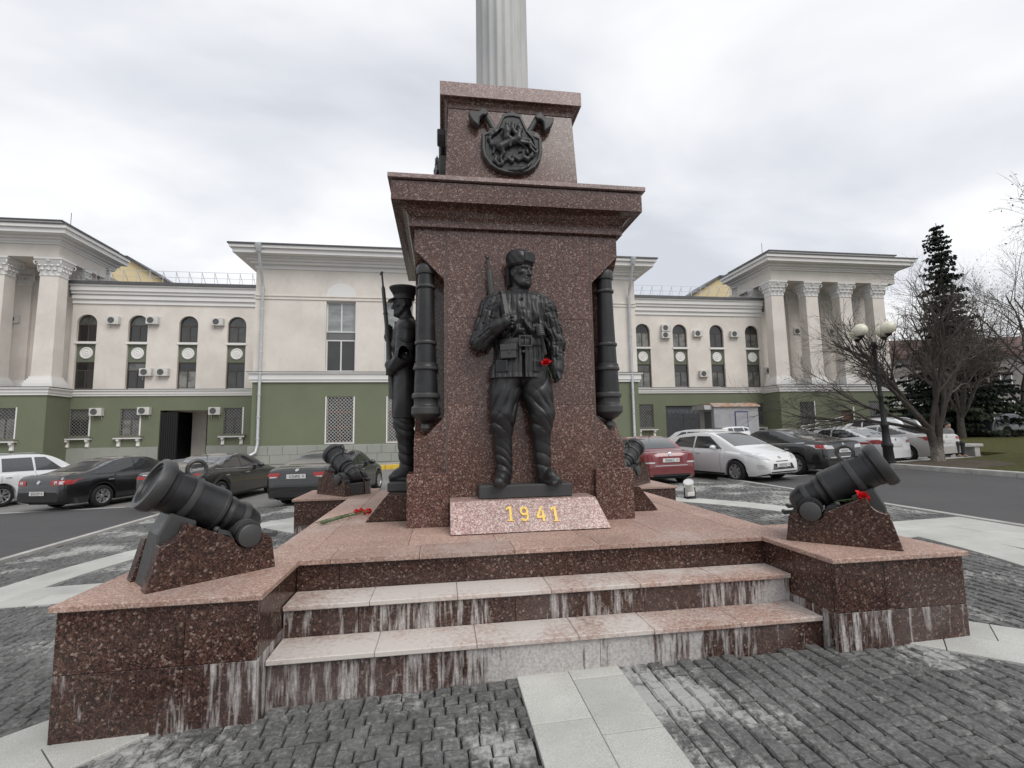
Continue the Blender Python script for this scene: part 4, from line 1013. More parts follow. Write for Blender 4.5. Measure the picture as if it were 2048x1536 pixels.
    for nm, ax, sgn, quad, mt in D.get('decals', []):
        for q_, mir in ((quad, False),)+(((quad, True),) if nm.endswith('*') else ()):
            n2 = nm.rstrip('*')
            if ax == 'x':
                qq = [((-a if mir else a), b) for a, b in q_]; patch(n2, qq, 'x', M[mt] if mt in M else PAINT[mt], None, 8, 4, .009 if 'lamp' in n2 else .007, sgn)
            elif ax == 'y':
                qq = [(sgn*(L/2)-sgn*a, b) for a, b in q_]; patch(n2, qq, 'y', M[mt] if mt in M else PAINT[mt], None, 8, 4, .009, -1 if mir else 1)
    def face_frame(sgn, y, z):
        h = cast((sgn*5, y, z), (-sgn, 0, 0)); return h
    for sgn, zc, txt in D.get('plates', []):
        h = face_frame(sgn, 0, zc)
        if h[0] is None: continue
        c0 = h[0]+Vector((sgn*.022, 0, 0)); pm = MB().obox(c0, (Vector((0, 1, 0)), Vector((0, 0, 1)), Vector((1, 0, 0))), (.26, .056, .006)).build('number_plate', M['plate'], root, .003)
        if txt:
            for sz, body_, oy, oz in ((.105, txt[0], .035, -.038), (.07, txt[1], -.19, -.018)):
                cu = bpy.data.curves.new('txt', 'FONT'); cu.body = body_; cu.size = sz; cu.align_x = 'CENTER'; cu.extrude = .001; to = bpy.data.objects.new('txt', cu); COL.objects.link(to)
                dg = bpy.context.evaluated_depsgraph_get(); me = bpy.data.meshes.new_from_object(to.evaluated_get(dg)); bpy.data.objects.remove(to)
                me.materials.clear(); me.materials.append(M['ink'])
                Rm = Matrix(((0, 0, sgn), (sgn, 0, 0), (0, 1, 0))).to_4x4(); me.transform(Matrix.Translation(c0+Vector((sgn*.0072, -sgn*oy*-1 if False else -oy*sgn*1.0, oz))) @ Rm @ Matrix.Diagonal((.82, 1.06, 1, 1)))
                obj('plate_lettering', me, pm)
    for sgn, zc, r_ in D.get('badges', []):
        h = face_frame(sgn, 0, zc)
        if h[0] is not None:
            nn = h[1] if h[1].x*sgn > 0 else -h[1]; q = Vector((0, 0, 1)).rotation_difference(nn).to_matrix().to_4x4(); q.translation = h[0]
            mbb = MB().lathe([(r_, 0), (r_, .012), (r_*.82, .014), (r_*.8, .008), (0, .008)], 20, q, False)
            mbb.obox(q @ Vector((0, 0, .011)), (q.to_3x3() @ Vector((1, 0, 0)), q.to_3x3() @ Vector((0, 1, 0)), nn), (r_*.55, r_*.13, .004)); mbb.obox(q @ Vector((0, 0, .0113)), (q.to_3x3() @ Vector((1, 1, 0)), q.to_3x3() @ Vector((-1, 1, 0)), nn), (r_*.55, r_*.12, .004)); mbb.build('badge', M['chrome'], root)
    if rails:
        for sd_ in (1, -1):
            pts = []
            for i in range(9):
                x = L/2-D['rail'][0]-(D['rail'][1]-D['rail'][0])*i/8; y_ = W/2*.66; h = cast((x, sd_*y_, 4), (0, 0, -1)); zz = h[0].z+.05 if 0 < i < 8 else h[0].z; pts.append((x, sd_*y_, zz))
            MB().tube(pts, .016, 6).build('roof_rail', M['chrome'], root)
    if 'antenna' in D:
        x = L/2-D['antenna']; h = cast((x, 0, 4), (0, 0, -1)); MB().tube([h[0], h[0]+Vector((-.16, 0, .22))], [.008, .003], 6).build('antenna', M['trim'], root)
    # underbody and wheels
    MB().box(-L/2+.25, L/2-.3, -W/2+.26, W/2-.26, .20, .62).build('underbody', M['trim'], root)
    key = (round(wr, 3), spokes, style)
    if key not in WM: WM[key] = wheel_mesh(wr, .205, spokes, style)
    tm, rm, bm_ = WM[key]
    for xw in (xf, xr):
        for sd_ in (1, -1):
            wo = obj('wheel', tm, root); wo.location = (xw, sd_*(W/2-.115), wr); wo.rotation_euler = (-sd_*pi/2, RND.uniform(0, 1), 0)
            obj('rim', rm, wo); obj('brake_disc', bm_, wo)
    return root
# profiles as (distance from the front bumper, height)
def sedan(L, H, hood=.74, cowl=1.0, deck=1.06, xw0=1.15, xr0=1.95, xr1=3.05, xd=3.95):
    return [(0, .50), (.015, .60), (.10, hood-.03), (.35, hood+.06), (xw0-.25, cowl-.03), (xw0, cowl), (xw0+.42, cowl+.27), (xr0-.05, H-.035), (xr0+.35, H), (xr1-.45, H-.005), (xr1, H-.06), (xr1+.45, H-.24), (xd, deck+.025), (xd+.12, deck), (L-.16, deck-.012), (L-.05, deck-.06), (L-.012, deck-.25), (L, .62), (L, .5)]
def sside(L, b0, b1, H, a0=1.5, a1=3.75, mid=2.6):
    return [[(a0, b0+.045), (mid-.03, (b0+b1)/2+.045), (mid-.06, H-.095), (a0+.62, H-.11)], [(mid+.03, (b0+b1)/2+.045), (a1, b1+.05), (a1-.52, H-.13), (mid, H-.095)]]
LEFT = dict(group='cars parked behind the monument on the left'); RIGHT = dict(group='cars parked behind the monument on the right')
HL = radians(72.5)
car('parked_car', 'black sedan with red and white tail lamps, right beside the leftmost white crossover', (-10.5, 17.9), radians(70.5), 4.77, 1.82, 1.47, 2.71, .95, 'black', sedan(4.77, 1.47, .72, .98, 1.06, 1.2, 2.05, 3.15, 4.05), None, (.87, .96), .325, 5, 1, 'cglass',
    dict(side=sside(4.77, .87, .96, 1.47, 1.62, 3.95, 2.65), ws=(1.25, 1.95, .66, .55), rw=(4.0, 3.25, .60, .50), rwglass='cglass2', seams=(1.45, 2.62, 3.6), handles=(2.4, 3.45), mirror=1.75,
         decals=[('tail_lamp*', 'x', -1, [(.44, .76), (.86, .77), (.86, .90), (.44, .895)], 'redlamp'), ('tail_lamp*', 'y', -1, [(.0, .77), (.28, .80), (.24, .89), (.0, .90)], 'redlamp'), ('clear_lamp*', 'x', -1, [(.56, .79), (.66, .79), (.66, .87), (.56, .87)], 'clearlamp'), ('reversing_lamp*', 'x', -1, [(.72, .785), (.80, .785), (.80, .87), (.72, .87)], 'clearlamp')],
         plates=[(-1, .54, ('B767CM', '82'))], badges=[(-1, .85, .055)]), **LEFT)
car('parked_car', 'glossy charcoal sedan with slim red tail lamps, between two black sedans', (-6.95, 16.75), radians(80), 4.87, 1.84, 1.45, 2.83, .95, 'charcoal', sedan(4.87, 1.45, .72, .99, 1.08, 1.3, 2.2, 3.1, 4.25), None, (.90, 1.0), .335, 10, 0, 'cglass',
    dict(side=sside(4.87, .90, 1.0, 1.45, 1.75, 4.0, 2.75), ws=(1.35, 2.1, .66, .55), rw=(4.2, 3.25, .60, .50), seams=(1.5, 2.72, 3.7), handles=(2.5, 3.55), mirror=1.85, antenna=3.1,
         decals=[('tail_lamp*', 'x', -1, [(.40, .86), (.84, .87), (.84, .965), (.40, .93)], 'redlamp'), ('tail_lamp*', 'y', -1, [(.0, .86), (.34, .93), (.30, .97), (.0, .965)], 'redlamp'), ('chrome_strip', 'x', -1, [(-.62, .965), (.62, .965), (.62, .99), (-.62, .99)], 'chrome')],
         plates=[(-1, .80, ('K418EO', '82'))], badges=[(-1, 1.01, .055)]), beltchrome=True, **LEFT)
car('parked_car', 'black sedan with plate K354ME seen from behind, beyond the small rear mortar', (-3.25, 15.75), radians(78), 4.72, 1.84, 1.44, 2.70, .94, 'black', sedan(4.72, 1.44, .72, .98, 1.07, 1.25, 2.1, 3.1, 4.05), None, (.88, .97), .33, 7, 0, 'cglass',
    dict(side=sside(4.72, .88, .97, 1.44, 1.68, 3.95, 2.65), ws=(1.3, 2.0, .66, .55), rw=(4.0, 3.2, .60, .50), rwglass='cglass2', seams=(1.5, 2.62, 3.6), handles=(2.4, 3.45), mirror=1.8,
         decals=[('tail_lamp*', 'x', -1, [(.50, .80), (.88, .80), (.88, .93), (.44, .92)], 'redlamp'), ('tail_lamp*', 'y', -1, [(.0, .80), (.26, .83), (.22, .93), (.0, .93)], 'redlamp'), ('reversing_lamp*', 'x', -1, [(.52, .80), (.72, .80), (.72, .835), (.52, .835)], 'clearlamp'), ('bumper_seam', 'x', -1, [(-.8, .60), (.8, .60), (.8, .608), (-.8, .608)], 'trim')],
         plates=[(-1, .83, ('K354ME', '82'))], badges=[(-1, .985, .05)]), beltchrome=True, **LEFT)
SUVR = lambda L, H: [(0, .52), (.015, .70), (.1, .86), (.5, .96), (1.0, 1.06), (1.35, 1.12), (1.75, 1.42), (2.1, H-.05), (2.5, H), (3.5, H-.01), (4.0, H-.05), (4.25, H-.12), (L-.22, H-.45), (L-.1, 1.05), (L-.03, .9), (L, .65), (L, .5)]
SUVS = lambda H: [[(1.75, 1.06), (2.6, 1.08), (2.58, H-.13), (2.25, H-.14)], [(2.66, 1.08), (3.55, 1.10), (3.5, H-.13), (2.66, H-.13)], [(3.6, 1.10), (4.1, 1.16), (3.85, H-.16), (3.6, H-.14)]]
car('parked_car', 'white crossover with roof rails, leftmost car at the picture edge', (-14.3, 19.4), radians(71), 4.45, 1.82, 1.66, 2.65, .9, 'cleanwhite', SUVR(4.45, 1.66), None, (1.0, 1.05), .345, 5, 1, 'cglass2',
    dict(side=SUVS(1.66), ws=(1.45, 2.05, .64, .54), rw=(4.30, 4.0, .55, .50), seams=(1.5, 2.62, 3.58), handles=(2.45, 3.4), mirror=1.8, rail=(2.2, 3.9), decals=[('tail_lamp*', 'x', -1, [(.6, .85), (.85, .85), (.85, 1.05), (.6, 1.05)], 'redlamp')], plates=[(-1, .7, None)]), rails=True, **LEFT)
car('parked_car', 'dark red sedan seen from behind with plate B486KC, partly behind the pedestal', (6.71, 15.69), radians(89.5), 4.38, 1.70, 1.46, 2.55, .88, 'red', sedan(4.38, 1.46, .72, .98, 1.03, 1.1, 1.9, 2.95, 3.65), None, (.86, .95), .31, 8, 0, 'cglass2',
    dict(side=sside(4.38, .86, .95, 1.46, 1.45, 3.55, 2.4), ws=(1.15, 1.8, .62, .52), rw=(3.62, 2.95, .58, .50), rwglass='cglass2', seams=(1.35, 2.38, 3.3), handles=(2.2, 3.15), mirror=1.6, antenna=2.9,
         decals=[('tail_lamp*', 'x', -1, [(.50, .72), (.84, .72), (.82, .93), (.58, .93)], 'darkredlamp'), ('tail_lamp*', 'y', -1, [(.0, .72), (.2, .74), (.26, .92), (.0, .93)], 'darkredlamp'), ('reversing_lamp*', 'x', -1, [(.50, .68), (.84, .68), (.84, .72), (.50, .72)], 'clearlamp'), ('plate_recess', 'x', -1, [(-.40, .66), (.40, .66), (.36, .86), (-.36, .86)], 'darkredlamp'), ('chrome_strip', 'x', -1, [(-.5, .60), (.5, .60), (.5, .612), (-.5, .612)], 'chrome'), ('rear_valance', 'x', -1, [(-.7, .24), (.7, .24), (.75, .36), (-.75, .36)], 'trim')],
         plates=[(-1, .76, ('B486KC', '92'))], badges=[(-1, .93, .055)]), **RIGHT)
car('parked_car', 'dusty white sedan facing the camera with plate H059XB, beside the red car', (9.3, 15.15), radians(-77), 4.69, 1.815, 1.52, 2.71, .95, 'white', [(0, .42), (.01, .55), (.06, .68), (.3, .82), (.75, .97), (1.0, 1.05), (1.5, 1.28), (1.95, 1.47), (2.4, 1.52), (3.2, 1.50), (3.7, 1.40), (4.1, 1.22), (4.4, 1.14), (4.6, 1.08), (4.67, .9), (4.69, .6), (4.69, .5)], None, (.92, 1.0), .325, 7, 0, 'cglass',
    dict(side=[[(1.45, .98), (2.65, 1.0), (2.62, 1.38), (2.05, 1.37)], [(2.71, 1.0), (3.75, 1.05), (3.45, 1.33), (2.7, 1.38)]], ws=(1.06, 1.95, .70, .56), rw=(4.2, 3.6, .58, .5), rwglass='cglass2', seams=(1.5, 2.68, 3.7), handles=(2.45, 3.5), mirror=1.7,
         decals=[('head_lamp*', 'x', 1, [(.40, .66), (.74, .72), (.80, .84), (.52, .76)], 'clearlamp'), ('head_lamp*', 'y', 1, [(.10, .72), (.75, .86), (.7, .92), (.2, .80)], 'clearlamp'), ('grille', 'x', 1, [(-.42, .40), (.42, .40), (.36, .56), (-.36, .56)], 'trim'), ('grille_bar', 'x', 1, [(-.40, .44), (.40, .44), (.40, .45), (-.40, .45)], 'chrome'), ('grille_bar', 'x', 1, [(-.385, .49), (.385, .49), (.385, .50), (-.385, .50)], 'chrome'), ('nose_slot', 'x', 1, [(-.24, .615), (.24, .615), (.22, .635), (-.22, .635)], 'trim'), ('fog_lamp*', 'x', 1, [(.58, .42), (.74, .44), (.76, .54), (.66, .54)], 'clearlamp'), ('lower_slot', 'x', 1, [(-.5, .30), (.5, .30), (.5, .34), (-.5, .34)], 'trim')],
         plates=[(1, .52, ('H059XB', '123'))], badges=[(1, .72, .05)]), **RIGHT)
car('parked_car', 'black fastback sedan with clear tail lamps, right of the white sedan', (12.15, 16.05), radians(101), 4.84, 1.88, 1.50, 2.85, .98, 'black', sedan(4.84, 1.50, .74, 1.0, 1.10, 1.25, 2.1, 3.1, 4.35), None, (.90, 1.0), .335, 5, 1, 'cglass',
    dict(side=sside(4.84, .90, 1.0, 1.50, 1.7, 4.15, 2.75), ws=(1.3, 2.0, .68, .56), rw=(4.3, 3.2, .62, .52), rwglass='cglass2', seams=(1.5, 2.72, 3.75), handles=(2.5, 3.55), mirror=1.8,
         decals=[('tail_lamp*', 'x', -1, [(.44, .85), (.88, .86), (.88, .98), (.5, .95)], 'clearlamp'), ('tail_lamp*', 'y', -1, [(.0, .86), (.30, .88), (.34, .98), (.0, .98)], 'redlamp'), ('plate_recess', 'x', -1, [(-.45, .70), (.45, .70), (.40, .86), (-.40, .86)], 'trim'), ('bumper_strip', 'x', -1, [(-.8, .56), (.8, .56), (.8, .60), (-.8, .60)], 'chrome')],
         plates=[(-1, .78, ('M245AX', '82'))], badges=[(-1, .98, .05)]), beltchrome=True, **RIGHT)
SOL = dict(side=[[(1.6, .98), (2.5, 1.0), (2.48, 1.36), (2.1, 1.35)], [(2.55, 1.0), (3.75, 1.10), (3.35, 1.33), (2.55, 1.36)]], ws=(1.15, 1.85, .64, .54), rw=(3.85, 3.15, .58, .50), rwglass='cglass2', seams=(1.4, 2.52, 3.5), handles=(2.3, 3.3), mirror=1.65,
         decals=[('tail_lamp*', 'x', -1, [(.50, .84), (.84, .82), (.84, .95), (.56, .93)], 'redlamp'), ('tail_lamp*', 'y', -1, [(.0, .84), (.40, .93), (.36, .96), (.0, .97)], 'redlamp')], plates=[(-1, .76, None)], badges=[(-1, .95, .045)])
car('parked_car', 'white sedan with red tail lamps, directly behind the lamp post', (15.75, 17.4), radians(101), 4.42, 1.70, 1.47, 2.6, .9, 'cleanwhite', sedan(4.42, 1.47, .72, .98, 1.06, 1.1, 1.95, 2.95, 3.75), None, (.90, 1.0), .31, 5, 0, 'cglass', SOL, **RIGHT)
car('parked_car', 'dusty silver sedan behind the bare tree trunk', (18.6, 18.1), radians(102), 4.57, 1.78, 1.45, 2.7, .92, 'silver', sedan(4.57, 1.45, .72, .98, 1.06, 1.1, 1.95, 2.95, 3.85), None, (.90, 1.0), .32, 5, 1, 'cglass', SOL, **RIGHT)
car('parked_car', 'tall white crossover with roof rails, behind the silver sedan', (21.2, 21.6), radians(104), 4.6, 1.88, 1.70, 2.7, .95, 'cleanwhite', SUVR(4.6, 1.70), None, (1.02, 1.10), .35, 5, 0, 'cglass',
    dict(side=SUVS(1.70), ws=(1.45, 2.05, .64, .54), rw=(4.45, 4.1, .55, .50), rail=(2.2, 4.0)), rails=True, simple_=True, **RIGHT)
car('parked_car', 'white hatchback in front of the grey gate, behind the dusty white sedan', (13.0, 24.0), radians(106), 4.2, 1.75, 1.52, 2.6, .85, 'cleanwhite', SUVR(4.3, 1.52), None, (.95, 1.02), .31, 5, 0, 'cglass2', dict(side=SUVS(1.52), ws=(1.45, 2.05, .64, .54)), simple_=True, **RIGHT)
car('parked_car', 'small white car beside the grey cabin, far behind the black fastback', (20.3, 33.0), radians(190), 4.2, 1.72, 1.50, 2.5, .85, 'cleanwhite', SUVR(4.3, 1.50), None, (.95, 1.02), .30, 5, 0, 'cglass2', dict(side=SUVS(1.50), ws=(1.45, 2.05, .64, .54)), simple_=True, **RIGHT)
car('parked_car', 'dark grey car beyond the lawn under the spruce, at the right picture edge', (38.5, 28.2), radians(5), 4.7, 1.85, 1.68, 2.7, .9, 'navy', SUVR(4.7, 1.68), None, (1.0, 1.08), .35, 5, 0, 'cglass', dict(side=SUVS(1.68), ws=(1.45, 2.05, .64, .54)), simple_=True, group='cars beyond the lawn')
# ================================================================== BUILDING
def plaster(name, c, var=.13, dirt=.36):
    k = NT(name, .85, 0, .25); b_ = k.noise(.55, 5, .6); f = k.noise(3.5, 5, .65, k.map((1, 1, .35)))
    cc = k.mix(k.ramp(b_, [(.3, 0), (.7, 1)]), tuple(x*(1-var) for x in c), tuple(min(.85, x*(1+var*.5)) for x in c))
    cc = k.mix(k.ramp(f, [(.55, 0), (.75, dirt)]), cc, tuple(x*.72 for x in c)); k.col(cc); k.bump(k.noise(45, 4), .15, .01); return k.m
M['cream'] = plaster('cream_plaster', (.70, .655, .60)); M['white'] = plaster('white_moulding', (.74, .73, .71), .05, .15); M['green'] = plaster('green_plaster', (.165, .182, .122), .08, .2)
M['shade_white'] = M['white']; M['panel_green'] = plaster('grey_green_panel', (.15, .165, .125), .06, .1); M['plinth'] = plaster('grey_plinth_stone', (.30, .31, .28), .12, .3); M['yellow'] = plaster('yellow_plaster', (.66, .55, .34), .06, .1)
M['roof'] = simple('dark_metal_roof', (.10, .10, .105), .5, .3, .5, .15, 2); M['flash'] = simple('grey_metal_flashing', (.16, .16, .165), .5, .4)
k = NT('window_glass', .05, 0, .7); c = k.ramp(k.rnd(), [(0, (.012, .013, .014)), (.45, (.035, .036, .035)), (.7, (.10, .105, .10)), (1, (.22, .22, .20))]); c = k.mix(k.ramp(k.noise(1.4, 3), [(.45, 0), (.6, .55)]), c, (.018, .018, .018)); k.col(c); M['wglass'] = k.m
k = NT('pale_window_glass', .06, 0, .7); k.col(k.ramp(k.noise(1.3, 4, .6, k.map((.6, 1, 2.2))), [(.35, (.20, .215, .215)), (.65, (.34, .355, .35))])); M['pglass'] = k.m
M['brown'] = simple('brown_window_frame', (.070, .052, .040), .5, 0, .4, .15, 8); M['wframe'] = simple('white_window_frame', (.66, .66, .65), .45, 0, .5); M['rust_frame'] = simple('red_brown_frame', (.17, .06, .03), .6)
M['iron'] = simple('black_iron', (.015, .015, .016), .5, .3); M['grille_w'] = simple('white_painted_grille', (.60, .60, .58), .5); M['grille_d'] = simple('dark_painted_grille', (.28, .28, .27), .55)
M['zinc'] = simple('galvanised_pipe', (.55, .56, .57), .4, .5, .5, .1, 5); M['gate'] = simple('grey_painted_steel', (.11, .115, .125), .5, .1, .4, .15, 3); M['acw'] = simple('off_white_casing', (.58, .57, .54), .5, 0, .4, .12, 4); M['acdark'] = simple('fan_grille', (.10, .10, .10), .6)
BL = Vector((XC, 29.5, 0))
bld = empty('civic_building', BL, 0, 'long cream and green civic building with pillared porticoes behind the parked cars', 'building')
def bp(mb, name, mat, par=None, bevel=0, sharp=40):
    o = mb.build(name, mat, par or bld, bevel, sharp)
    if par is None: o.matrix_parent_inverse = Matrix.Translation(-BL)
    return o
def rect_parts(): pass
YCB, YW, YP = 29.5, 40.5, 38.3
# --- central block
cb = 11.68
def stepped(x0, x1, y0, steps, name, mat, sides=(True, True), yb=None, par=None):     # steps: (z0,z1,out)
    mb = MB()
    for z0, z1, o_ in steps: mb.box(x0-(o_ if sides[0] else 0), x1+(o_ if sides[1] else 0), y0-o_, (yb if yb is not None else y0+.3), z0, z1)
    return bp(mb, name, mat, par)
def wall_band(x0, x1, y, z0, z1, openings, name, mat, th=.4):
    """solid wall strips between rectangular openings (x0,x1,z0,z1,arched)"""
    ops = sorted(openings); mb = MB(); cur = x0
    for a, b, c_, d_, arch in ops:
        if a > cur: mb.box(cur, a, y, y+th, z0, z1)
        if c_ > z0: mb.box(a, b, y, y+th, z0, c_)
        if arch:
            r = (b-a)/2; m_ = (a+b)/2; zs = d_-r; P = [(a, z1), (a, zs)]+[(m_-r*cos(pi*i/14), zs+r*sin(pi*i/14)) for i in range(1, 14)]+[(b, zs), (b, z1)]
            half = len(P)//2
            L_ = [(a, z1), (a, zs)]+[(m_-r*cos(pi*i/14), zs+r*sin(pi*i/14)) for i in range(1, 8)]+[(m_, z1)]
            R_ = [(m_, z1)]+[(m_-r*cos(pi*i/14), zs+r*sin(pi*i/14)) for i in range(7, 14)]+[(b, zs), (b, z1)]
            for Q in (L_, R_): mb.prism(Q, lambda p, q: (p, y+th, q), lambda p, q: (p, y, q))
        elif d_ < z1: mb.box(a, b, y, y+th, d_, z1)
        cur = b
    if cur < x1: mb.box(cur, x1, y, y+th, z0, z1)
    return bp(mb, name, mat)
def window(x0, x1, z0, z1, y, frame, glass, mull=(), tran=(), arch=False, fw_=.07, par=None):
    """frame part with glass panes as sub-parts"""
    mb = MB(); r = (x1-x0)/2; m_ = (x0+x1)/2; zs = z1-r if arch else z1
    mb.box(x0, x0+fw_, y, y+.08, z0, zs); mb.box(x1-fw_, x1, y, y+.08, z0, zs); mb.box(x0+fw_, x1-fw_, y, y+.08, z0, z0+fw_)
    if arch:
        for i in range(12):
            a0, a1 = pi*i/12, pi*(i+1)/12; P = [(m_-r*cos(a0), zs+r*sin(a0)), (m_-r*cos(a1), zs+r*sin(a1)), (m_-(r-fw_)*cos(a1), zs+(r-fw_)*sin(a1)), (m_-(r-fw_)*cos(a0), zs+(r-fw_)*sin(a0))]
            mb.prism(P, lambda p, q: (p, y+.08, q), lambda p, q: (p, y, q))
    else: mb.box(x0+fw_, x1-fw_, y, y+.08, z1-fw_, z1)
    for q, za, zb_ in mull: mb.box(x0+(x1-x0)*q-fw_*.55, x0+(x1-x0)*q+fw_*.55, y+.004, y+.076, max(z0+fw_, za), min(zs if arch else z1-fw_, zb_))
    for q in tran: mb.box(x0+fw_, x1-fw_, y+.002, y+.078, q-fw_*.5, q+fw_*.5)
    f = bp(mb, 'window', frame)
    zc = sorted([z0+fw_*.5]+list(tran)+[z1-fw_*.5])
    for za, zb_ in zip(zc[:-1], zc[1:]):
        g_ = MB()
        if arch and zb_ > zs:
            P = [(x0+.02, za), (x1-.02, za), (x1-.02, max(za, zs))]+[(m_+(r-.03)*cos(pi*i/12), zs+(r-.03)*sin(pi*i/12)) for i in range(1, 12)]+[(x0+.02, max(za, zs))]
            g_.prism(P, lambda p, q: (p, y+.05, q), lambda p, q: (p, y+.04, q))
        else: g_.box(x0+.02, x1-.02, y+.04, y+.05, za, zb_)
        o = g_.build('pane', glass, f)
    return f
GRM = {}
def grille(x0, x1, z0, z1, y, mat, sp=.21, tw=.022, par=None):
    key = (round(x1-x0, 2), round(z1-z0, 2), mat.name, sp)
    if key not in GRM:
        mb = MB(); W_, H_ = x1-x0, z1-z0; nn = int((W_+H_)/sp)+2
        for i in range(1, nn):
            s_ = i*sp
            a, b = (max(0, s_-H_), min(H_, s_)), (min(W_, s_), max(0, s_-W_))
            if b[0]-a[0] > .02: mb.bar((a[0], 0, a[1]), (b[0], 0, b[1]), tw*.6, tw, (0, 1, 0)); mb.bar((W_-a[0], -.012, a[1]), (W_-b[0], -.012, b[1]), tw*.6, tw, (0, 1, 0))
        for p, q in (((0, 0), (W_, 0)), ((W_, 0), (W_, H_)), ((W_, H_), (0, H_)), ((0, H_), (0, 0))): mb.bar((p[0], 0, p[1]), (q[0], 0, q[1]), tw, tw*1.5, (0, 1, 0))
        GRM[key] = mb.mesh('window_grille', mat)
    o = obj('window_grille', GRM[key], bld); o.location = Vector((x0, y, z0))-BL
SB = None
def sill(xc, z, y, w_=1.9):
    global SB
    if SB is None:
        mb = MB().box(-w_/2, w_/2, -.32, .05, -.06, .06); a = mb.mesh('window_sill', M['white'])
        mb = MB(); pr_ = [(0, 0), (-.24, 0), (-.25, -.12), (-.14, -.2), (-.10, -.34), (-.13, -.45), (-.13, -.58), (0, -.58)]
        mb.prism(pr_, lambda p, q: (.11, p, q), lambda p, q: (-.11, p, q)); mb.ball((0, -.21, -.1), (.115, .1, .1), 10, 6); mb.ball((0, -.12, -.5), (.115, .07, .08), 10, 6); b = mb.mesh('sill_bracket', M['white']); c_ = MB().box(-w_/2-.04, w_/2+.04, -.36, .05, .06, .10).mesh('sill_flashing', M['flash']); SB = (a, b, c_)
    o = obj('window_sill', SB[0], bld); o.location = Vector((xc, y, z))-BL; obj('sill_flashing', SB[2], o)
    for q in (-1, 1): b_ = obj('sill_bracket', SB[1], o); b_.location = (q*(w_/2-.28), 0, -.06)
MED = None
def medallion(xc, z, y):
    global MED
    if MED is None:
        Mx = Matrix.Rotation(pi/2, 4, 'X'); MED = MB().lathe([(.44, -.02), (.46, .03), (.42, .07), (.36, .075), (.33, .045), (.25, .045), (.22, .07), (.16, .07), (.13, .045), (.08, .05), (.05, .09), (0, .10)], 32, Mx, False).mesh('medallion', M['white'], 35)
    o = obj('medallion', MED, bld); o.location = Vector((xc, y, z))-BL
X0, X1 = XC-cb, XC+cb
gw = [(XC+q-.76, XC+q+.76, 1.30, 4.0, False) for q in (-6.8, -3.32, 0, 3.4, 6.8)]
wall_band(X0, X1, YCB, .0, 4.85, gw, 'wall', M['green'])
for a, b, c_, d_, _ in gw:
    window(a, b, c_, d_, YCB+.16, M['rust_frame'], M['wglass'], ((.5, 0, 99),), (2.2, 3.1)); grille(a+.03, b-.03, c_+.03, d_-.03, YCB+.08, M['grille_w'], .2, .024)
    bp(MB().box(a-.07, a, YCB-.03, YCB+.2, c_-.06, d_).box(b, b+.07, YCB-.03, YCB+.2, c_-.06, d_).box(a, b, YCB-.03, YCB+.2, c_-.06, c_), 'window_surround', M['white'])
cw = [(XC+q-.85, XC+q+.85, 5.50, 9.74, False) for q in (-6.85, -3.45, 0, 3.45, 6.85)]
wall_band(X0, X1, YCB, 5.43, 11.9, cw, 'wall', M['cream'])
for a, b, c_, d_, _ in cw:
    window(a, b, 5.5, 7.42, YCB+.22, M['wframe'], M['wglass'], ((.5, 0, 99),), ()); window(a, b, 7.88, 9.74, YCB+.22, M['wframe'], M['pglass'], ((.5, 0, 99),), ())
    bp(MB().box(a, b, YCB+.26, YCB+.4, 7.42, 7.88), 'spandrel_panel', M['flash'])
    P = [((a+b)/2-.86*cos(pi*i/16), 10.03+.80*sin(pi*i/16)) for i in range(17)]
    bp(MB().prism(P, lambda p, q: (p, YCB+.01, q), lambda p, q: (p, YCB-.035, q)), 'blind_arch', M['white'])
stepped(X0, X1, YCB, [(4.85, 5.0, .10), (5.0, 5.35, .16), (5.35, 5.42, .26)], 'belt_course', M['white'], yb=YCB+8)
bp(MB().box(X0-.28, X1+.28, YCB-.28, YCB+8, 5.42, 5.455), 'belt_flashing', M['roof'])
stepped(X0, X1, YCB, [(9.78, 9.84, .05), (9.97, 10.03, .05)], 'string_course', M['cream'])
stepped(X0, X1, YCB, [(11.6, 11.85, .06), (11.85, 12.0, .28), (12.0, 12.14, .42), (12.14, 12.24, .58), (12.24, 12.5, .98), (12.5, 12.68, 1.12)], 'cornice', M['white'], yb=YCB+12)
bp(MB().box(X0-1.2, X1+1.2, YCB-1.2, YCB+12, 12.68, 12.76).box(X0-.5, X1+.5, YCB+.5, YCB+12, 12.76, 12.95), 'roof', M['roof'])
for sx_ in (-1, 1):          # side walls of the central block
    xa, xb = sorted((XC+sx_*cb, XC+sx_*(cb-.4)))
    bp(MB().box(xa+(.003 if sx_ > 0 else 0), xb-(.003 if sx_ < 0 else 0), YCB+.4, YW+3, 0, 4.85), 'wall', M['green']); bp(MB().box(xa, xb, YCB+.4, YW+3, 5.43, 11.9), 'wall', M['cream'])
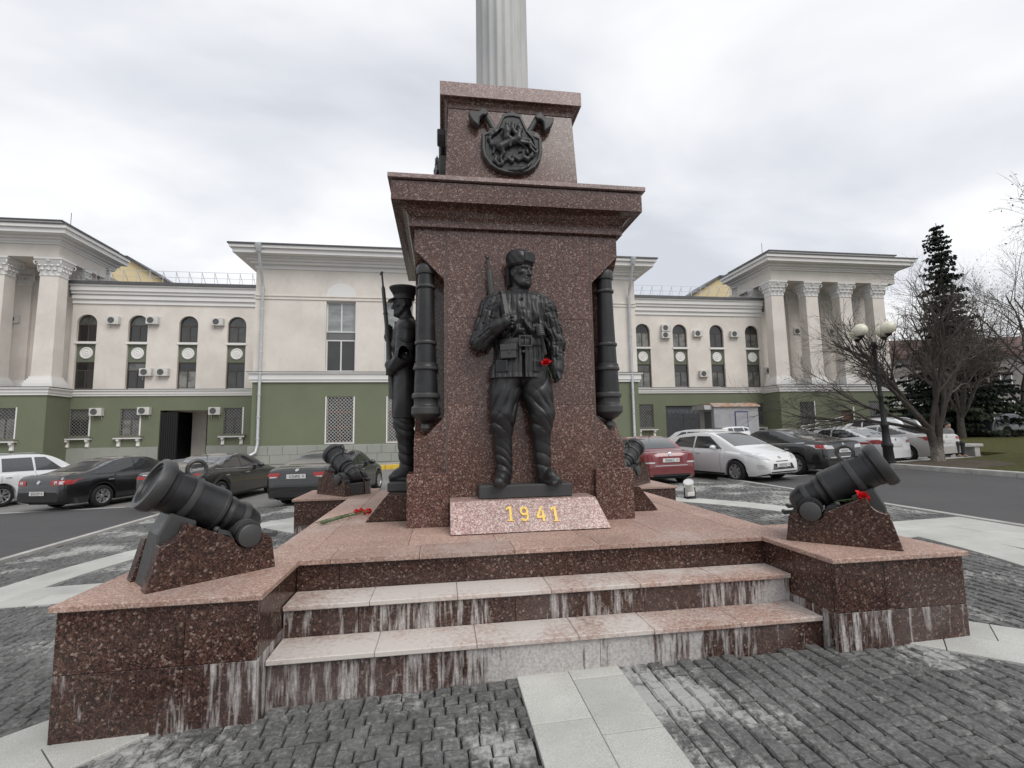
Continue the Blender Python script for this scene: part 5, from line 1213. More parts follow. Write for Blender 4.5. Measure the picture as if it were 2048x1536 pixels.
# grey plinth of stone blocks
pl0 = bp(MB().box(X0-.10, X1+.10, YCB-.10, YCB+.3, -.4, 1.2), 'plinth', M['plinth'])
pm = {}
for row, (z0, z1) in enumerate(((.16, .66), (.67, 1.16))):
    x = X0-.12+(.0 if row else -.3)
    while x < 0:
        L_ = RND.choice((.62, .8, 1.1, .9)); 
        if x > X0-.2 and x+L_ < 0: MB().box(x-XC+.01, x+L_-.01-XC, -.125-RND.uniform(0, .02), -.09, z0, z1).build('plinth_stone', M['plinth'], bld, .012)
        x += L_
def downpipe(x, y, z0, z1, lean=0.):
    mb = MB(); mb.tube([(x, y-1.05, z1), (x, y-1.0, z1-.3), (x, y-.35, z1-1.6), (x, y-.17, z1-2.1), (x, y-.17, z0+.9), (x-.05, y-.3, z0+.45), (x-.5*lean, y-.55, z0+.15)], .085, 10)
    mb.lathe([(.1, -.35), (.22, 0), (.24, .12)], 12, Matrix.Translation((x, y-1.05, z1+.05)), False)
    for z in [z0+1.2+i*1.25 for i in range(int((z1-2.2-z0-1.2)/1.25)+1)]: mb.lathe([(.085, -.04), (.11, -.03), (.11, .03), (.085, .04)], 10, Matrix.Translation((x, y-.17, z)), False)
    bp(mb, 'downpipe', M['zinc'])
downpipe(X0+.45, YCB, .4, 12.55, 1); downpipe(X1-.45, YCB, .4, 12.55, -1)
bp(MB().box(-8.5, -8.42, YCB+1, YCB+1.08, 12.8, 13.6), 'roof_pipe', M['iron'])
# --- wings
BAYS = (17.0, 20.55, 24.15, 27.7)
for sg in (-1, 1):
    xs_ = sorted((XC+sg*(cb-.35), XC+sg*28.75)); bays = sorted(XC+sg*q for q in BAYS); GWY = sorted((XC+sg*18.85, XC+sg*22.25))
    gx = sorted(XC+sg*q for q in (17.0, 24.3, 27.75))
    ops = [(x-.70, x+.70, 1.97, 4.0, False) for x in gx]+[(GWY[0], GWY[1], 0, 3.85, False)]
    wall_band(xs_[0], xs_[1], YW, 0, 4.97, ops, 'wall', M['green'])
    for x in gx:
        window(x-.70, x+.70, 1.97, 4.0, YW+.16, M['brown'], M['wglass'], ((.5, 0, 3.2),), (3.2,)); grille(x-.68, x+.68, 2.0, 3.97, YW+.07, M['grille_d'], .24, .022); sill(x, 1.78, YW)
        bp(MB().box(x+sg*-.70-.05, x+sg*-.70+.05, YW-.02, YW+.1, 1.97, 4.05), 'window_jamb', M['white'])
    stepped(xs_[0], xs_[1], YW, [(4.97, 5.12, .08), (5.12, 5.36, .14), (5.36, 5.45, .24)], 'belt_course', M['white'], (False, False))
    bp(MB().box(xs_[0], xs_[1], YW-.26, YW+.3, 5.45, 5.49), 'belt_flashing', M['roof'])
    ops = [(x-.69, x+.69, 5.50, 11.27, True) for x in bays]
    wall_band(xs_[0], xs_[1], YW, 5.46, 12.1, ops, 'wall', M['cream'])
    for x in bays:
        window(x-.69, x+.69, 9.18, 11.27, YW+.2, M['brown'], M['wglass'], ((.5, 0, 10.5),), (10.5,), True)
        window(x-.69, x+.69, 5.56, 7.58, YW+.2, M['brown'], M['wglass'], ((.5, 0, 6.95),), (6.95,))
        bp(MB().box(x-.69, x+.69, YW+.16, YW+.4, 7.60, 8.98), 'spandrel_panel', M['panel_green']); medallion(x, 8.29, YW+.15)
        bp(MB().box(x-.76, x+.76, YW-.06, YW+.2, 8.99, 9.16), 'arch_sill', M['white'])
    stepped(xs_[0], xs_[1], YW, [(12.1, 12.25, .10), (12.25, 12.45, .05), (12.45, 12.7, .20), (12.7, 12.82, .14), (12.82, 13.05, .30), (13.05, 13.4, .42), (13.4, 13.52, .52)], 'cornice', M['white'], (False, False))
    bp(MB().box(xs_[0], xs_[1], YW-.62, YW+.1, 13.52, 13.75), 'eaves', M['roof'])
    mb = MB().add([(xs_[0], YW-.55, 13.752), (xs_[1], YW-.55, 13.752), (xs_[1], YW+9, 16.5), (xs_[0], YW+9, 16.5), (xs_[0], YW+9, 12.5), (xs_[1], YW+9, 12.5), (xs_[0], YW-.5, 12.5), (xs_[1], YW-.5, 12.5)], [(0,1,2,3), (3,2,5,4), (0,3,4,6), (1,7,5,2)]); bp(mb, 'roof', M['roof'])
    mb = MB(); x = xs_[0]+.3
    while x < xs_[1]:
        mb.bar((x, YW+.3, 13.98), (x, YW+.3, 14.95), .03, .03); mb.bar((x, YW+.3, 14.9), (x+.0, YW+1.0, 14.15), .025, .025, (1, 0, 0)); x += .95
    for z in (14.45, 14.93): mb.bar((xs_[0], YW+.3, z), (xs_[1], YW+.3, z), .025, .025)
    bp(mb, 'roof_railing', M['zinc'])
    bp(MB().box(xs_[0], xs_[1], YW-.06, YW+.02, -.4, 1.15), 'plinth', M['plinth']) if False else bp(MB().box(*( (xs_[0], GWY[0]) if True else ()), YW-.07, YW+.02, -.4, 1.1).box(GWY[1], xs_[1], YW-.07, YW+.02, -.4, 1.1), 'plinth', M['plinth'])
    if sg < 0:               # open carriage way
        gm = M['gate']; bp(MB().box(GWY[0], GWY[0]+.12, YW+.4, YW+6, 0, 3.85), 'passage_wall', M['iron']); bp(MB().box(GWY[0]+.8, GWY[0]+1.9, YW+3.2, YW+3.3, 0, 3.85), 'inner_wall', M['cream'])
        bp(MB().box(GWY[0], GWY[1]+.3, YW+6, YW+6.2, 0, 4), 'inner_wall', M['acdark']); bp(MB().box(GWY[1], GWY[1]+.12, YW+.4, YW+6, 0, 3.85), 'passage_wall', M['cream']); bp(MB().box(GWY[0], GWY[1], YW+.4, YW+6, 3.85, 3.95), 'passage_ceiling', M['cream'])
        mb = MB().box(GWY[0]+.05, GWY[0]+1.25, YW+.05, YW+.1, .1, 3.7)
        for i in range(8): mb.box(GWY[0]+.08+i*.155, GWY[0]+.12+i*.155, YW+.0, YW+.06, .1, 3.72)
        bp(mb, 'gate_leaf', M['iron'])
    else:                    # closed steel gate with spikes
        for i in range(2):
            xa = GWY[0]+.03+i*1.685; mb = MB().box(xa, xa+1.65, YW+.22, YW+.26, .1, 3.35)
            for z in (.5, 2.7): mb.box(xa, xa+1.65, YW+.17, YW+.22, z, z+.08)
            gl_ = bp(mb, 'gate_leaf', M['gate'])
            for j in range(12):
                x = xa+.08+j*.135; hh = 3.05+.35*sin(pi*(j+.5)/12)*0+(.18 if (j % 3 == 1) else 0); m2 = MB().tube([(x, YW+.14, .2), (x, YW+.14, hh)], .022, 6); m2.tube([(x, YW+.14, hh), (x, YW+.14, hh+.07), (x, YW+.14, hh+.2)], [.02, .04, .002], 6); m2.build('gate_bar', M['gate'], gl_)
        bp(MB().box(GWY[0], GWY[1], YW+.28, YW+.32, 0, 3.85), 'gate_backing', M['gate'])
        bp(MB().box(XC+23.0, XC+24.3, YW-.05, YW+.02, 1.9, 4.25), 'door_panel', M['panel_green']) if False else None
# --- porticoes
def capital_mesh():
    mb = MB(); R = []
    for z, hx, hy in ((0, .62, .47), (.06, .66, .51), (.1, .62, .47), (.5, .62, .47), (.8, .66, .51), (1.0, .74, .59), (1.08, .80, .65), (1.2, .82, .67)): R.append([(-hx, -hy, z), (hx, -hy, z), (hx, hy, z), (-hx, hy, z)])
    mb.rings(R, True, True, True, False); mb.box(-.9, .9, -.74, .74, 1.2, 1.34)
    def leaf(cx_, cy_, nx, ny, w_, z0, h):
        tx, ty = -ny, nx; rows = []
        for i in range(7):
            t_ = i/6; out_ = .03+.05*sin(t_*pi*.6)+(.26*max(0, t_-.6)**1.3*2.2); zz = z0+h*(t_ if t_ < .82 else .82-(t_-.82)*.9); ww = w_*(.75+.35*sin(pi*t_))*(1 if t_ < .8 else 1-(t_-.8)*2.4)
            row = []
            for j in range(5):
                s_ = (j-2)/2; d_ = out_-.05*abs(s_)**1.5+(.02 if j == 2 else 0); row.append((cx_+nx*d_+tx*s_*ww/2, cy_+ny*d_+ty*s_*ww/2, zz-.03*abs(s_)))
            rows.append(row)
        mb.grid(rows); mb.grid([[(a-nx*.02, b-ny*.02, c_-.01) for a, b, c_ in r_] for r_ in rows], True, True)
    for nx, ny, hw, off in ((0, -1, .62, .47), (0, 1, .62, .47), (-1, 0, .47, .62), (1, 0, .47, .62)):
        for q in (-.66, 0, .66): leaf(nx*off+(-ny)*hw*q, ny*off+nx*hw*q, nx, ny, hw*.62, .1, .52)
        for q in (-.98, -.33, .33, .98): leaf(nx*off+(-ny)*hw*q, ny*off+nx*hw*q, nx, ny, hw*.6, .34, .62)
    for a in (-1, 1):
        for b in (-1, 1):
            pts = []
            for i in range(22): t_ = i/21; an = -1.2+t_*7.2; r_ = .19*(1-t_*.8); d_ = .12+r_*cos(an); pts.append((a*(.66+d_*.75), b*(.51+d_*.75), .98+r_*sin(an)))
            mb.tube(pts, [.045*(1-.4*i/21) for i in range(22)], 6)
    for q in (-1, 1): mb.ball((0, q*.66, 1.14), (.13, .08, .13), 10, 6)
    return mb.mesh('capital', M['white'], 60)
CAP = capital_mesh()
shaft_m = MB(); shaft_m.rings([[(-.66, -.50, 6.25), (.66, -.50, 6.25), (.66, .50, 6.25), (-.66, .50, 6.25)], [(-.60, -.45, 13.62), (.60, -.45, 13.62), (.60, .45, 13.62), (-.60, .45, 13.62)]], True, True, True, False); SHM = shaft_m.mesh('pillar', M['cream'])
bm2 = MB()
for z0, z1, o_ in ((5.50, 5.78, .26), (5.78, 5.95, .2), (5.95, 6.08, .12), (6.08, 6.25, .05)): bm2.box(-.68-o_, .68+o_, -.52-o_, .52+o_, z0, z1)
BSM = bm2.mesh('pillar_base', M['white'])
for sg in (-1, 1):
    xa, xb = sorted((XC+sg*28.45, XC+sg*41.1))
    gxs = sorted(XC+sg*q for q in (31.0, 37.9)); ops = [(x-.70, x+.70, 1.85, 4.0, False) for x in gxs]
    if sg > 0: ops.append((XC+34.3, XC+35.5, .0, 3.2, False))
    wall_band(xa, xb, YP, 0, 4.9, ops, 'wall', M['green'])
    for x in gxs: window(x-.70, x+.70, 1.85, 4.0, YP+.16, M['brown'], M['wglass'], ((.5, 0, 3.3),), (3.3,)); grille(x-.68, x+.68, 1.88, 3.97, YP+.07, M['grille_d'], .24, .022); sill(x, 1.66, YP); bp(MB().box(x+.70, x+.78, YP-.02, YP+.1, 1.85, 4.05), 'window_jamb', M['white'])
    if sg > 0: bp(MB().box(XC+34.3, XC+35.5, YP+.2, YP+.26, 0, 3.2), 'door', simple('brown_door', (.16, .075, .045), .5)); bp(MB().box(XC+35.5, XC+35.62, YP-.05, YP+.1, 0, 3.5), 'door_post', M['white'])
    xs2 = (xa, xa+.4) if sg > 0 else (xb-.4, xb)
    bp(MB().box(xs2[0]-(.0 if sg > 0 else -.003), xs2[1]+(.003 if sg > 0 else 0), YP+.4, YW+.02, 0, 4.9), 'wall', M['green'])
    inn = (True, False) if sg > 0 else (False, True)
    stepped(xa, xb, YP, [(4.9, 5.08, .10), (5.08, 5.34, .16), (5.34, 5.44, .28)], 'belt_course', M['white'], (True, True), YP+4)
    bp(MB().box(xa-.3, xb+.3, YP-.3, YP+4, 5.44, 5.49), 'belt_flashing', M['roof'])
    # back wall with arched windows
    bw = sorted(XC+sg*q for q in (30.85, 34.3, 37.75)); YB = YP+3.0
    wall_band(xa+.2, xb-.2, YB, 5.4, 15.0, [(x-.64, x+.64, 5.5, 11.2, True) for x in bw], 'wall', M['cream'])
    for x in bw:
        window(x-.64, x+.64, 9.1, 11.2, YB+.2, M['brown'], M['wglass'], ((.5, 0, 10.4),), (10.4,), True); window(x-.64, x+.64, 5.5, 7.5, YB+.2, M['brown'], M['wglass'], ((.5, 0, 6.9),), (6.9,))
        bp(MB().box(x-.64, x+.64, YB+.16, YB+.4, 7.52, 9.08), 'spandrel_panel', M['panel_green']); medallion(x, 8.25, YB+.15)
        window(x-.55, x+.55, 12.35, 14.2, YB-.06, M['brown'], M['wglass'], ((.5, 0, 99),), ()); bp(MB().box(x-.75, x+.75, YB-.16, YB+.01, 12.15, 12.33), 'upper_sill', M['cream'])
    for i in range(4):
        x = XC+sg*(29.1+3.45*i)
        p_ = obj('pillar', SHM, bld); p_.location = Vector((x, YP+.72, 0))-BL; c_ = obj('capital', CAP, p_); c_.location = (0, 0, 13.6); b_ = obj('pillar_base', BSM, p_)
        q_ = obj('pilaster', SHM, bld); q_.location = Vector((x, YB-.0, 0))-BL; q_.scale = (.8, .5, 1); c_ = obj('capital', CAP, q_); c_.location = (0, 0, 13.6); obj('pilaster_base', BSM, q_)
    bp(MB().box(xa-.02, xb+.02, YP+.02, YP+5.0, 14.95, 15.88), 'architrave', M['cream'])
    stepped(xa, xb, YP, [(15.88, 16.02, .10), (16.02, 16.2, .2), (16.2, 16.38, .45), (16.38, 16.7, 1.05), (16.7, 16.95, 1.2)], 'cornice', M['white'], yb=YP+6)
    bp(MB().box(xa-1.28, xb+1.28, YP-1.28, YP+6.2, 16.95, 17.03), 'cornice_flashing', M['roof']); bp(MB().box(xa-.15, xb+.15, YP-.15, YP+6, 17.03, 17.6), 'attic', M['white']); bp(MB().box(xa-.25, xb+.25, YP-.25, YP+6.1, 17.6, 17.68), 'roof', M['roof'])
    bp(MB().box(xa+.4, xb-.4, YB+.4, YB+6, 5.4, 15.5), 'body', M['cream'])
    bp(MB().tube([(XC+sg*29.2, YP+2, 17.6), (XC+sg*29.2, YP+2, 19.2)], .02, 5), 'lightning_rod', M['iron'])
# --- yellow attic storeys behind the wings
for sg in (-1, 1):
    root = empty('yellow_annex', (XC+sg*33, 52, 0), 0, 'pale yellow attic storey with grey sloping roof behind the %s' % ('left wing' if sg < 0 else 'right wing'), 'building', 'yellow attic storeys')
    P = [(-6.6, 10), (7.5, 10), (7.5, 19.7), (-1.0, 19.7), (-5.4, 16.9), (-6.6, 16.9)]
    if sg < 0: P = [(-a, b) for a, b in P][::-1]
    MB().prism(P, lambda p, q: (p, 6, q), lambda p, q: (p, 0, q)).build('wall', M['yellow'], root)
    for (a, b), (c_, d_) in (((-5.9, 16.75), (-1.0, 19.85)), ((-1.1, 19.85), (7.6, 19.85))):
        if sg < 0: a, c_ = -a, -c_
        MB().bar((a, 2.9, b), (c_, 2.9, d_), 6.6, .16, (0, 0, 1)).build('roof', M['roof'], root)
    f = MB().box(sg*1.0-.6, sg*1.0+.6, -.06, .02, 17.1, 18.6).build('window', M['wframe'], root); MB().box(sg*1.0-.5, sg*1.0+.5, -.075, -.065, 17.2, 18.5).build('pane', M['wglass'], f)
# --- far grey building behind the trees on the right
fb = empty('far_building', (88, 72, 0), radians(-14), 'dull grey building with small windows behind the bare trees at the right', 'building')
gm = plaster('grey_far_plaster', (.22, .21, .20), .1, .2)
MB().box(-34, 40, 0, 14, -2, 13.5).build('wall', gm, fb); MB().box(-34.5, 40.5, -.6, 14.5, 13.5, 14.3).add([(-34.5, -.6, 14.3), (40.5, -.6, 14.3), (40.5, 7, 18), (-34.5, 7, 18), (40.5, 14.5, 14.3), (-34.5, 14.5, 14.3)], [(0,1,2,3), (3,2,4,5), (0,3,5), (1,4,2)]).build('roof', simple('dull_red_roof', (.12, .07, .06), .8), fb)
for i in range(14):
    for z in (4.6, 9.2):
        x = -31+i*5; f = MB().box(x-.95, x+.95, -.12, .02, z-1.15, z+1.15).build('window', M['white'], fb); MB().box(x-.78, x+.78, -.14, -.125, z-.98, z+.98).build('pane', M['wglass'], f)
# --- air conditioners
acm = MB().box(-.42, .42, -.32, 0, -.29, .29).mesh('casing', M['acw']); 
mbf = MB().lathe([(.23, 0), (.235, .012), (.2, .016), (.19, .006), (0, .006)], 20, Matrix.Translation((-.1, -.32, 0)) @ Matrix.Rotation(pi/2, 4, 'X'), False)
for r_ in (.06, .11, .155): mbf.lathe([(r_, .01), (r_+.012, .016), (r_+.02, .01)], 16, Matrix.Translation((-.1, -.32, 0)) @ Matrix.Rotation(pi/2, 4, 'X'), False)
acf = mbf.mesh('fan_grille', M['acdark']); acb = MB().bar((-.3, -.3, -.31), (-.3, 0, -.31), .04, .03).bar((.3, -.3, -.31), (.3, 0, -.31), .04, .03).bar((-.3, -.02, -.31), (-.3, -.02, -.55), .03, .03, (1, 0, 0)).bar((.3, -.02, -.31), (.3, -.02, -.55), .03, .03, (1, 0, 0)).mesh('bracket', M['acw'])
def ac(u, v, Y, lab, sc=1., pipe=False):
    p = PY(u, v, Y); r_ = empty('air_conditioner', p, 0, lab, 'air conditioner', 'wall air conditioners'); r_.scale = (sc, 1, sc)
    obj('casing', acm, r_); obj('fan_grille', acf, r_); obj('bracket', acb, r_)
for u, v, Y, lab in ((230, 642, YW, 'air conditioner left of the second arched window, left wing'), (308, 642, YW, 'air conditioner right of the second arched window, left wing'), (438, 645, YW, 'air conditioner left of the fourth arched window, left wing'),
    (295, 745, YW, 'air conditioner right of the second lower window, left wing'), (328, 745, YW, 'air conditioner left of the third lower window, left wing'), (196, 824, YW, 'air conditioner right of the first grilled window, left green wall'),
    (291, 822, YW, 'air conditioner just left above the open gateway, left green wall'), (432, 822, YW, 'air conditioner right of the open gateway, left green wall'), (32, 640, YP+3, 'air conditioner high on the left portico wall'), (108, 738, YP+3, 'air conditioner half hidden by the nearest left portico pillar'),
    (1330, 657, YW, 'upper of two stacked air conditioners, right wing'), (1330, 671, YW, 'lower of two stacked air conditioners, right wing'), (1394, 668, YW, 'air conditioner between second and third arched windows, right wing'), (1467, 669, YW, 'air conditioner between third and fourth arched windows, right wing'),
    (1406, 748, YW, 'air conditioner left of the third lower window, right wing'), (1592, 664, YP+3, 'air conditioner between the first two right portico pillars, upper'), (1607, 720, YP+3, 'air conditioner low beside the second right portico pillar'), (1536, 742, YW, 'air conditioner left of the first right portico pillar base'), (1660, 664, YP+3, 'air conditioner beside the third right portico pillar'), (1788, 809, YP, 'air conditioner on the green wall right of the lamp post')):
    ac(u, v, Y-.02, lab)
# --- grey cabin
cbn = empty('site_cabin', (22.8, 36.2, gz(22.8)), 0, 'grey metal cabin with rusty roof and blue edged window beside the gate', 'cabin')
k = NT('rusty_roof', .8); k.col(k.ramp(k.noise(2.2, 5, .7), [(.4, (.34, .33, .31)), (.55, (.36, .22, .14)), (.7, (.25, .09, .05))])); M['rusty'] = k.m
cg = simple('grey_cabin_paint', (.33, .33, .345), .6, 0, .4, .12, 1.5, .2, 8)
MB().box(-1.7, 2.1, -1.1, 1.1, .35, 2.95).build('body', cg, cbn, .02); MB().prism([(-1.25, 2.95), (1.25, 2.95), (1.2, 3.05), (.7, 3.28), (-.7, 3.28), (-1.2, 3.05)], lambda a, b: (-1.8, a, b), lambda a, b: (2.2, a, b)).build('roof', M['rusty'], cbn)
f = MB().box(.05, 1.15, -1.14, -1.1, 1.35, 2.6).build('window', simple('blue_window_edge', (.05, .06, .16), .5), cbn); MB().box(.12, 1.08, -1.155, -1.142, 1.42, 2.5).build('shutter', cg, f)
MB().box(-1.72, -1.70, -.7, .3, .4, 2.6).build('door', M['gate'], cbn); MB().prism([(-1.0, 2.75), (1.0, 2.75), (0.9, 3.1), (-.9, 3.1)], lambda a, b: (-2.4, a, b), lambda a, b: (-1.72, a, b)).build('porch_roof', cg, cbn)
for x in (-1.2, 1.5): MB().lathe([(0, -.1), (.3, -.1), (.3, .1), (0, .1)], 16, Matrix.Translation((x, -.9, .32)) @ Matrix.Rotation(pi/2, 4, 'X'), False).build('wheel', M['rubber'], cbn)
# --- ramp railing
rr_ = empty('ramp_railing', (33.0, 37.4, gz(33)), 0, 'white tubular handrail of the entrance ramp behind the black fastback', 'railing')
mb = MB()
for z in (0, .35): mb.tube([(-2.6, 0, .75+z), (-1.2, 0, .95+z), (1.6, 0, 1.55+z)], .035, 8)
mb.build('handrail', M['wframe'], rr_)
for x, z in ((-2.5, .75), (-1.2, .95), (.2, 1.25), (1.5, 1.5)): MB().tube([(x, 0, -.1), (x, 0, z+.35)], .03, 8).build('post', M['wframe'], rr_)
# ================================================================== TREES, LAMP, SMALL THINGS
k = NT('tree_bark', .9, 0, .2); c = k.ramp(k.noise(9, 5, .6, k.map((1, 1, .4))), [(.3, (.035, .030, .026)), (.7, (.085, .075, .066))]); k.col(c); k.bump(k.noise(30, 4), .6, .02); M['bark'] = k.m
k = NT('pale_trunk_bark', .9, 0, .2); sp = k.n('ShaderNodeSeparateXYZ'); k.L(k.objc(), sp.inputs[0]); f = k.math('ADD', sp.outputs[2], k.math('MULTIPLY', k.noise(5, 4), .5))
c = k.mix(k.ramp(f, [(.55, 1), (.95, 0)]), k.ramp(k.noise(9, 5, .6, k.map((1, 1, .4))), [(.3, (.035, .030, .026)), (.7, (.085, .075, .066))]), k.ramp(k.noise(14, 5), [(.35, (.11, .10, .085)), (.65, (.26, .24, .21))])); k.col(c); k.bump(k.noise(30, 4), .7, .02); M['palebark'] = k.m
M['twig'] = simple('twig_bark', (.085, .074, .066), .9, 0, .2, .3, 3); M['dryleaf'] = simple('dry_leaf', (.10, .075, .045), .9, 0, .2, .4, 5)
M['needle'] = simple('spruce_needles', (.020, .026, .021), .9, 0, .2, .45, 1.4); M['needle2'] = simple('lower_spruce_needles', (.035, .043, .026), .9, 0, .2, .4, 1.4)
def rv(r): 
    while True:
        v = Vector((r.uniform(-1, 1), r.uniform(-1, 1), r.uniform(-1, 1)))
        if .1 < v.length < 1: return v.normalized()
def grow(r, T0, T1, p, d, rad, L_, lvl, spec, tips):
    """spec[lvl] = (children, length ratio, spread, droop, segments, sides)"""
    n_, ratio, spread, droop, seg, sides = spec[lvl]; pts = [p.copy()]; rads = [rad]; cur = p.copy(); dd = d.copy(); dirs = [dd.copy()]
    for i in range(seg):
        dd = (dd+rv(r)*.16+Vector((0, 0, droop))).normalized(); cur = cur+dd*(L_/seg); pts.append(cur.copy()); rads.append(rad*(1-.62*(i+1)/seg)); dirs.append(dd.copy())
    (T0 if lvl == 0 else T1).tube(pts, rads, sides, False)
    if lvl+1 >= len(spec): tips.append((pts[-1], dirs[-1])); return
    for j in range(n_):
        t_ = .30+.70*(j+r.random())/n_; t_ = min(t_, .999)*seg; i = int(t_); q = pts[i].lerp(pts[i+1], t_-i); base = dirs[i+1]
        side = rv(r); side = (side-base*side.dot(base)).normalized(); nd = (base*cos(spread)+side*sin(spread)).normalized()
        grow(r, T0, T1, q, nd, max(rads[i]*.60, spec[lvl+1][5] and .0045), L_*ratio*r.uniform(.7, 1.15), lvl+1, spec, tips)
def leafquads(mb, r, tips, n_, s0, s1, drop=0.):
    for p, d in tips:
        for _ in range(n_):
            c_ = p-d*r.uniform(0, .3)+rv(r)*.03; a = rv(r); b = rv(r).cross(a).normalized(); s_ = r.uniform(s0, s1)
            mb.add([c_, c_+a*s_+b*s_*.4, c_+a*s_*1.7, c_+a*s_-b*s_*.4], [(0, 1, 2, 3)])
# --- multi-stemmed bare tree at the lawn's edge
r = random.Random(11); bx_, by_ = 17.3, 14.8
tr = empty('bare_tree', (bx_, by_, gz(bx_)+.09), 0, 'bushy bare tree with many stems and pale trunk on the lawn edge', 'tree')
T0, T1 = MB(), MB(); tips = []
T0.tube([(-.10, 0, -.2), (-.10, 0, .35), (-.16, 0, .75), (-.24, .02, 1.2)], [.17, .135, .13, .12], 12); T0.tube([(.12, .03, -.2), (.11, .03, .35), (.11, .02, .8), (.14, 0, 1.2)], [.16, .125, .12, .115], 12); T0.tube([(0, 0, -.2), (0, .0, .5), (-.02, 0, .85)], [.16, .13, .12], 12)
spec = [(9, .46, .55, .010, 7, 7), (7, .52, .60, -.015, 5, 5), (5, .58, .65, -.02, 3, 3), (0, 0, 0, -.02, 3, 3)]
stems = [((-.24, 0, 1.15), (-.62, .2, .72), .085, 3.9), ((-.22, .02, 1.1), (-.35, .3, .9), .09, 3.8), ((-.2, -.05, 1.1), (-.5, .5, .8), .08, 3.6), ((-.16, 0, 1.1), (-.12, -.05, 1), .085, 4.1), ((.14, 0, 1.15), (.12, .15, 1), .085, 4.2), ((.14, .02, 1.15), (.38, -.15, .9), .085, 3.9), ((.15, 0, 1.1), (.62, .15, .75), .08, 3.7), ((-.24, 0, 1.0), (-.95, .3, .42), .07, 4.1), ((-.24, 0, 1.05), (-.9, .05, .5), .06, 3.8)]
for p, d, rad, L_ in stems: grow(r, T0, T1, Vector(p), Vector(d).normalized(), rad, L_, 0, spec, tips)
trk = T0.build('trunk', M['palebark'], tr); T1.build('crown', M['twig'], tr)
lf = MB(); leafquads(lf, r, [t_ for t_ in tips if r.random() < .12], 1, .018, .035); lf.build('dry_leaves', M['dryleaf'], tr)
# --- bare trees in the background
spec2 = [(6, .52, .6, .02, 6, 6), (6, .55, .62, 0, 4, 4), (5, .58, .65, .01, 3, 3), (3, .6, .7, 0, 2, 3), (0, 0, 0, 0, 2, 3)]
for i, (x, y, H_, sd_, lab) in enumerate(((43.5, 30.5, 11.5, 3, 'tall bare tree right of the spruce'), (50.5, 33.5, 14.5, 5, 'larger bare tree at the right picture edge behind the spruce'), (41.5, 44, 12.5, 8, 'bare tree behind the portico corner, left of the spruce'), (33.5, 27.0, 7.5, 12, 'low bare tree in front of the portico beside the spruce'), (57, 43, 15, 21, 'bare tree farthest to the right behind the grey car'))):
    r = random.Random(sd_); tr = empty('bare_tree', (x, y, gz(x)+.05), 0, lab, 'tree', 'bare trees in the background'); T0, T1 = MB(), MB(); tips = []
    th = H_*.22; T0.tube([(0, 0, -.3), (0, 0, th*.5), (.05, 0, th)], [.26, .2, .17], 10)
    for j in range(6):
        a = j*1.05+r.random(); sp_ = r.uniform(.15, .55); grow(r, T0, T1, Vector((0.03, 0, th*r.uniform(.7, 1))), Vector((cos(a)*sp_, sin(a)*sp_, 1)).normalized(), .12, H_*.62, 0, spec2, tips)
    T1.v = [v for v in T1.v]; T0.build('trunk', M['bark'], tr); T1.build('crown', M['twig'], tr); lf = MB(); leafquads(lf, r, [t_ for t_ in tips if r.random() < .35], 1, .05, .10); lf.build('dry_leaves', M['dryleaf'], tr)
# --- plane tree reaching into the frame at the upper right
r = random.Random(4); t1, t2, t3 = PY(2010, 290, 11.5), PY(2012, 400, 11.5), PY(2032, 340, 11.0)
bx2 = t1.x+4.6; tr = empty('bare_tree', (bx2, 11.2, gz(bx2)+.09), 0, 'bare branches hanging into the sky at the upper right edge', 'tree'); o0 = Vector((bx2, 11.2, gz(bx2)+.09)); T0, T1 = MB(), MB(); tips = []
T0.tube([(0, 0, -.3), (0, 0, 2.5), (.1, 0, 5), (.1, .1, 8.5)], [.24, .19, .16, .08], 12)
sp3 = [(6, .36, .62, -.02, 6, 6), (5, .6, .6, -.05, 4, 4), (4, .6, .6, -.08, 3, 3), (0, 0, 0, -.12, 2, 3)]
for tg, z0 in ((t1, 4.6), (t2, 3.7), (t3, 4.3)):
    s_ = Vector((0.05, 0, z0)); v = (tg-o0)-s_; grow(r, T0, T1, s_, (v.normalized()+Vector((0, 0, .12))).normalized(), .05, v.length*.72, 0, sp3, tips)
for j in range(5): a = j*1.2-1.2; grow(r, T0, T1, Vector((.08, 0, 4.5+j*.6)), Vector((abs(cos(a))+.3, sin(a), .7)).normalized(), .07, 3.2, 0, sp3, tips)
T0.build('trunk', M['bark'], tr); T1.build('crown', M['twig'], tr); lf = MB(); leafquads(lf, r, tips, 1, .035, .06); lf.build('dry_leaves', M['dryleaf'], tr)
